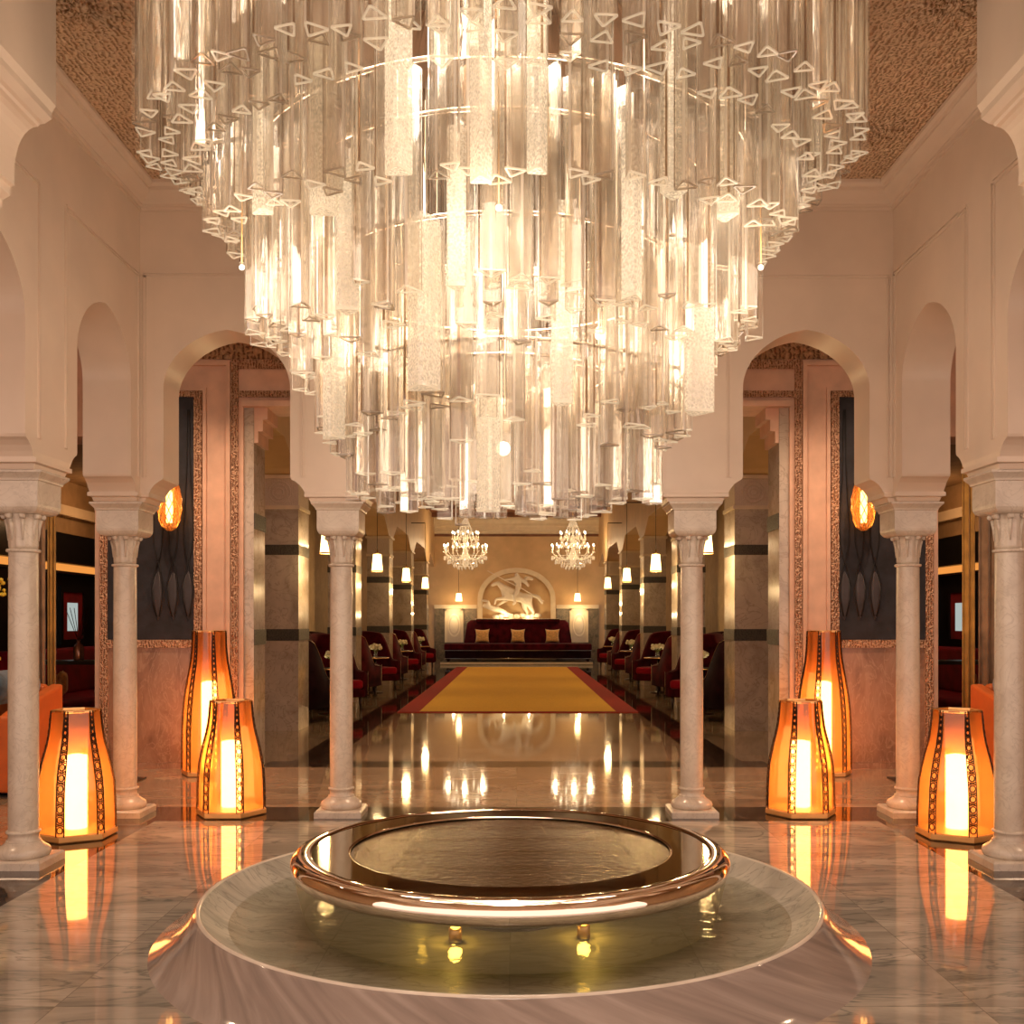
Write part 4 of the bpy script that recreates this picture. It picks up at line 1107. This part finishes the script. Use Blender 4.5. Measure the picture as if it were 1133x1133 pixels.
# ------------------------------------------------------------------ side rooms (bar lounges)
XW = 6.4
for s, sd, wn in ((-1,'left','wall_bar_left'), (1,'right','wall_bar_right')):
    def bxs(b, x0, x1, *r): a, e = sorted((s*x0, s*x1)); b.box(a, e, *r); return b
    b = MB(); bxs(b, XW, XW+.2, 2.0, 19.0, 0, 4.6); struct(b.build(wn, 'tan_wall'))
    b = MB(); bxs(b, 4.92, XW, 18.8, 19.0, 0, 4.6); struct(b.build(wn.replace('bar','bar_end'), 'black'))
    b = MB(); bxs(b, 4.33, XW, W2+.5, 19.0, 3.5, 3.6); struct(b.build('ceiling_bar_'+sd, 'tan_wall'))
    b = MB(); bxs(b, XW-.14, XW-.001, 11.2, 18.8, 2.98, 3.12); trim(b, 'cream_paint')
    b = MB(); bxs(b, XW-.03, XW-.001, 11.2, 18.8, .0, 2.75); trim(b, 'black')
    t = empty('bar_light_shelf', (s*XW, 15, 2.2), 'amber lit shelf strip along the %s bar wall' % sd, 'shelf')
    b = MB(); a, e = sorted((-s*.16, -s*.03)); b.box(a, e, -3.6, 3.6, -.03, 0); b.box(a, e, -3.6, 3.6, .11, .13); b.build('shelf_boards', 'dark_wood', t)
    b = MB(); a, e = sorted((-s*.05, -s*.035)); b.box(a, e, -3.6, 3.6, 0, .11); b.build('light_strip', 'glow_strip', t)
    # framed pictures; centres emit to stand in for light on them
    for k, y in enumerate((13.6, 14.85, 16.1)):
        t = empty('framed_picture', (s*(XW-.03), y, 1.55), '%s black framed picture with pale glowing centre on the %s bar wall' % (('nearest','middle','farthest')[k], sd), 'picture', 'framed pictures in the bar')
        b = MB(); d0, d1 = sorted((-s*.05, 0)); b.box(d0, d1, -.42, .42, -.38, -.30); b.box(d0, d1, -.42, .42, .37, .45); b.box(d0, d1, -.42, -.34, -.30, .37); b.box(d0, d1, .34, .42, -.30, .37); b.build('frame', 'black', t)
        a, e = sorted((-s*.025, 0)); MB().box(a, e, -.34, .34, -.30, .37).build('mat_board', 'velvet_red', t)
        a, e = sorted((-s*.03, -s*.026)); MB().box(a, e, -.17, .17, -.18, .22).build('glow_centre', 'glow_mirror', t)
    # bar seating below
    t = empty('banquette', (s*5.9, 15.2, 0), 'dark red banquette along the %s bar wall' % sd, 'banquette')
    a = MB(); a.box(-.40,.40,-2.6,2.6,.0,.36); a.build('base', 'black', t); MB().box(-.42,.42,-2.6,2.6,.36,.52).build('seat', 'velvet_red', t, bevel=.05)
    x0, x1 = sorted((s*.24, s*.44)); MB().box(x0, x1, -2.6, 2.6, .50, 1.14).build('backrest', 'velvet_red', t, bevel=.06)
    for k, y in enumerate((13.6, 14.9)):
        cushion('gold_cushion', '%s small gold cushion on the %s bar banquette' % ('nearer' if k == 0 else 'farther', sd), 'cushion', .5, .34, .14, 'gold_fabric', (s*5.95, y, .525), (0,0,s*radians(70)), 'gold cushions in the bar')
    # console
    t = empty('console_table', (s*5.15, 12.3, 0), 'black console table at the entrance to the %s bar' % sd, 'console table')
    MB().box(-.62,.62,-.2,.2,1.0,1.045).build('top', 'black', t, bevel=.006)
    MB().box(-.58,.58,-.17,.17,.45,.48).build('lower_shelf', 'black', t)
    for lx in (-.56,.56):
        for ly in (-.16,.16): MB().box(lx-.025, lx+.025, ly-.025, ly+.025, 0, 1.0).build('leg', 'dark_wood', t)
    # drapes framing the opening
    c = curtain('drape', W2-.06, 4.72 if s > 0 else -5.10, 5.10 if s > 0 else -4.80, .02, 3.35, 'curtain', 'taupe curtain hanging beside the %s bar opening' % sd, axis='x', amp=.03, n=32)
    c = curtain('drape', W2-.02, 4.57 if s > 0 else -4.79, 4.69 if s > 0 else -4.71, .02, 3.35, 'curtain_gold', 'narrow gold curtain edge inside the %s bar opening' % sd, axis='x', amp=.02, n=16)
    # orange sofa
    t = empty('orange_sofa', (s*5.15, 9.30, 0), 'orange leather sofa shell with blue bolster in the %s aisle' % sd, 'sofa', 'orange sofas in the side aisles')
    b = MB(); poly = [(-.9,.10),(-.9,.88),(-.84,.96),(.55,.96),(.75,.90),(.82,.80),(.82,.10)]
    # outer shell: back along far side, arm towards the court
    MB().box(*sorted((-s*.76,s*1.1)),.36,.50,.05,.92).build('back_shell', 'orange', t, bevel=.05)
    x0, x1 = sorted((-s*.88, -s*.76)); 
    arm = MB().extrude([(-.52,.05),(-.52,.70),(-.3,.76),(.5,.92),(.5,.05)], x0, x1, 'x'); arm.build('arm_shell', 'orange', t, bevel=.03)
    MB().box(*sorted((-s*.75,s*1.1)),-.50,.35,.10,.40).build('base', 'grey_fabric', t, bevel=.03)
    MB().box(*sorted((-s*.74,s*1.1)),-.54,.34,.40,.55).build('seat_cushion', 'grey_fabric', t, bevel=.05)
    bo = MB(); mt = Matrix.Translation((-s*.60, -.02, .92)) @ Matrix.Rotation(pi/2, 4, 'X')
    bo.lathe([(.0,-.40),(.10,-.39),(.145,-.34),(.15,-.2),(.15,.2),(.145,.34),(.1,.39),(0,.40)], 20, mtx=mt, cap=False); bo.build('bolster', 'blue_fabric', t)
    bo = MB(); mt = Matrix.Translation((s*.30, .22, .92)) @ Matrix.Rotation(pi/2, 4, 'Y')
    bo.lathe([(.0,-.70),(.10,-.69),(.145,-.64),(.15,-.3),(.15,.3),(.145,.64),(.1,.69),(0,.70)], 20, mtx=mt, cap=False); bo.build('back_bolster', 'blue_fabric', t)
    cushion('cream_cushion', 'cream scatter cushion on the %s orange sofa' % sd, 'cushion', .5, .46, .18, 'cream_fabric', (s*4.95, 9.0, .555), (radians(-12),0,s*radians(25)), 'cream cushions on the orange sofas')
    cushion('blue_cushion', 'blue scatter cushion on the %s orange sofa' % sd, 'cushion', .5, .46, .18, 'blue_fabric', (s*5.55, 9.02, .555), (0,0,-s*radians(10)), 'blue cushions on the orange sofas')
    # plant
    t = empty('flowering_plant', (s*5.42, 10.15, 0), 'tall plant with yellow blossoms behind the %s orange sofa' % sd, 'plant')
    MB().lathe([(.14,0),(.19,.3),(.17,.55),(.15,.56)], 20).build('pot', 'black', t)
    rr = random.Random(11 if s < 0 else 12); st = MB(); lf = MB(); bl = MB()
    for i in range(26):
        a = rr.random()*6.28; R = .12+.28*rr.random(); h = 1.2+.95*rr.random()
        p0 = Vector((.05*cos(a), .05*sin(a), .5)); p1 = Vector((R*.5*cos(a), R*.5*sin(a), (h+.5)/2)); p2 = Vector((R*cos(a), R*sin(a), h))
        st.tube([p0, p1, p2], .006, 4)
        for j in range(6):
            u = .35+.11*j; c = p1.lerp(p2, max(0, (u-.4)*1.6)); b2 = rr.random()*6.28
            e = c+Vector((.12*cos(b2), .12*sin(b2), .04)); sdv = Vector((-sin(b2), cos(b2), 0))*.025
            m_ = (c+e)/2+Vector((0,0,.03)); lf.add([c, m_+sdv, e, m_-sdv], [(0,1,2,3)])
        for j in range(7): bl.ball(p2+Vector((rr.uniform(-.06,.06), rr.uniform(-.06,.06), rr.uniform(-.12,.04))), .018+.01*rr.random(), 5)
    st.build('stems', 'leaf', t); lf.build('leaves', 'leaf', t); bl.build('blossoms', 'blossom_y', t)
    # blue rug in the aisle
    rug('aisle_rug', 'dark blue rug on the %s aisle floor beside the corner column' % sd, *sorted((s*3.55, s*6.2)), 8.9, 9.98, .08, 'rug_blue', 'black')
    plight('bar_light', (s*5.4, 14.6, 3.1), 18, (1,.55,.25), .1)  # bare point light without a lamp body
# reed diffuser, left console only
t = empty('reed_diffuser', (-5.18, 12.3, 1.045), 'reed diffuser in a copper glass bottle on the left console table', 'diffuser')
MB().lathe([(.055,0),(.06,.02),(.06,.15),(.045,.18),(.02,.2),(.018,.235),(.026,.24)], 16).build('bottle', 'copper', t)
b = MB()
for i in range(6):
    a = i*1.05; b.tube([(0,0,.12),(.015*cos(a),.015*sin(a),.25),(.16*cos(a),.07*sin(a),.62)], .004, 4)
b.build('reeds', 'dark_wood', t)

# unseen fill spots added in the aisle ceiling for brightness
for k, (x, y) in enumerate(((-3.6,9.5),(3.6,9.5),(-2.2,9.5),(2.2,9.5),(-5.2,7.0),(5.2,7.0),(0,9.5))):
    t = empty('fill_spot', (x, y, 4.6), 'round fill light added in the aisle ceiling', 'fill light', 'added fill lights')
    MB().lathe([(.05,-.004),(.075,-.006),(.08,-.0005)], 20, cap=False).build('ring', 'steel', t)
    MB().lathe([(0,-.003),(.05,-.003)], 16, cap=False).build('lens', 'glow_bulb', t)
    l = bpy.data.lights.new('fill_spot_beam', 'SPOT'); l.energy = 170; l.color = (1,.66,.42); l.spot_size = radians(110); l.spot_blend = .7; l.shadow_soft_size = .05
    o = bpy.data.objects.new('fill_spot_beam', l); COL.objects.link(o); o.location = (0,0,-.03); o.parent = t

# ------------------------------------------------------------------ world, camera
w = bpy.data.worlds.new('World'); S.world = w; w.use_nodes = True
bg = w.node_tree.nodes['Background']; bg.inputs[0].default_value = (1, .72, .58, 1); bg.inputs[1].default_value = 1.9
cam = bpy.data.cameras.new('Camera'); co = bpy.data.objects.new('Camera', cam); COL.objects.link(co)
co.location = (0,0,1.5); co.rotation_euler = (pi/2, 0, 0)
cam.sensor_width = 36; cam.lens = 1150/1133*36; cam.shift_x = -5/1133; cam.shift_y = 121.5/1133
cam.clip_start = .05; cam.clip_end = 200
S.camera = co
S.view_settings.view_transform = 'Standard'; S.view_settings.look = 'None'; S.view_settings.gamma = 1
S.view_settings.exposure = 0; S.view_settings.use_curve_mapping = False
cy = S.cycles
cy.max_bounces = 10; cy.diffuse_bounces = 4; cy.glossy_bounces = 4; cy.transmission_bounces = 4; cy.transparent_max_bounces = 48
cy.sample_clamp_indirect = 4; cy.caustics_reflective = False; cy.caustics_refractive = False
cy.use_denoising = True
cy.use_adaptive_sampling = True; cy.adaptive_threshold = .02
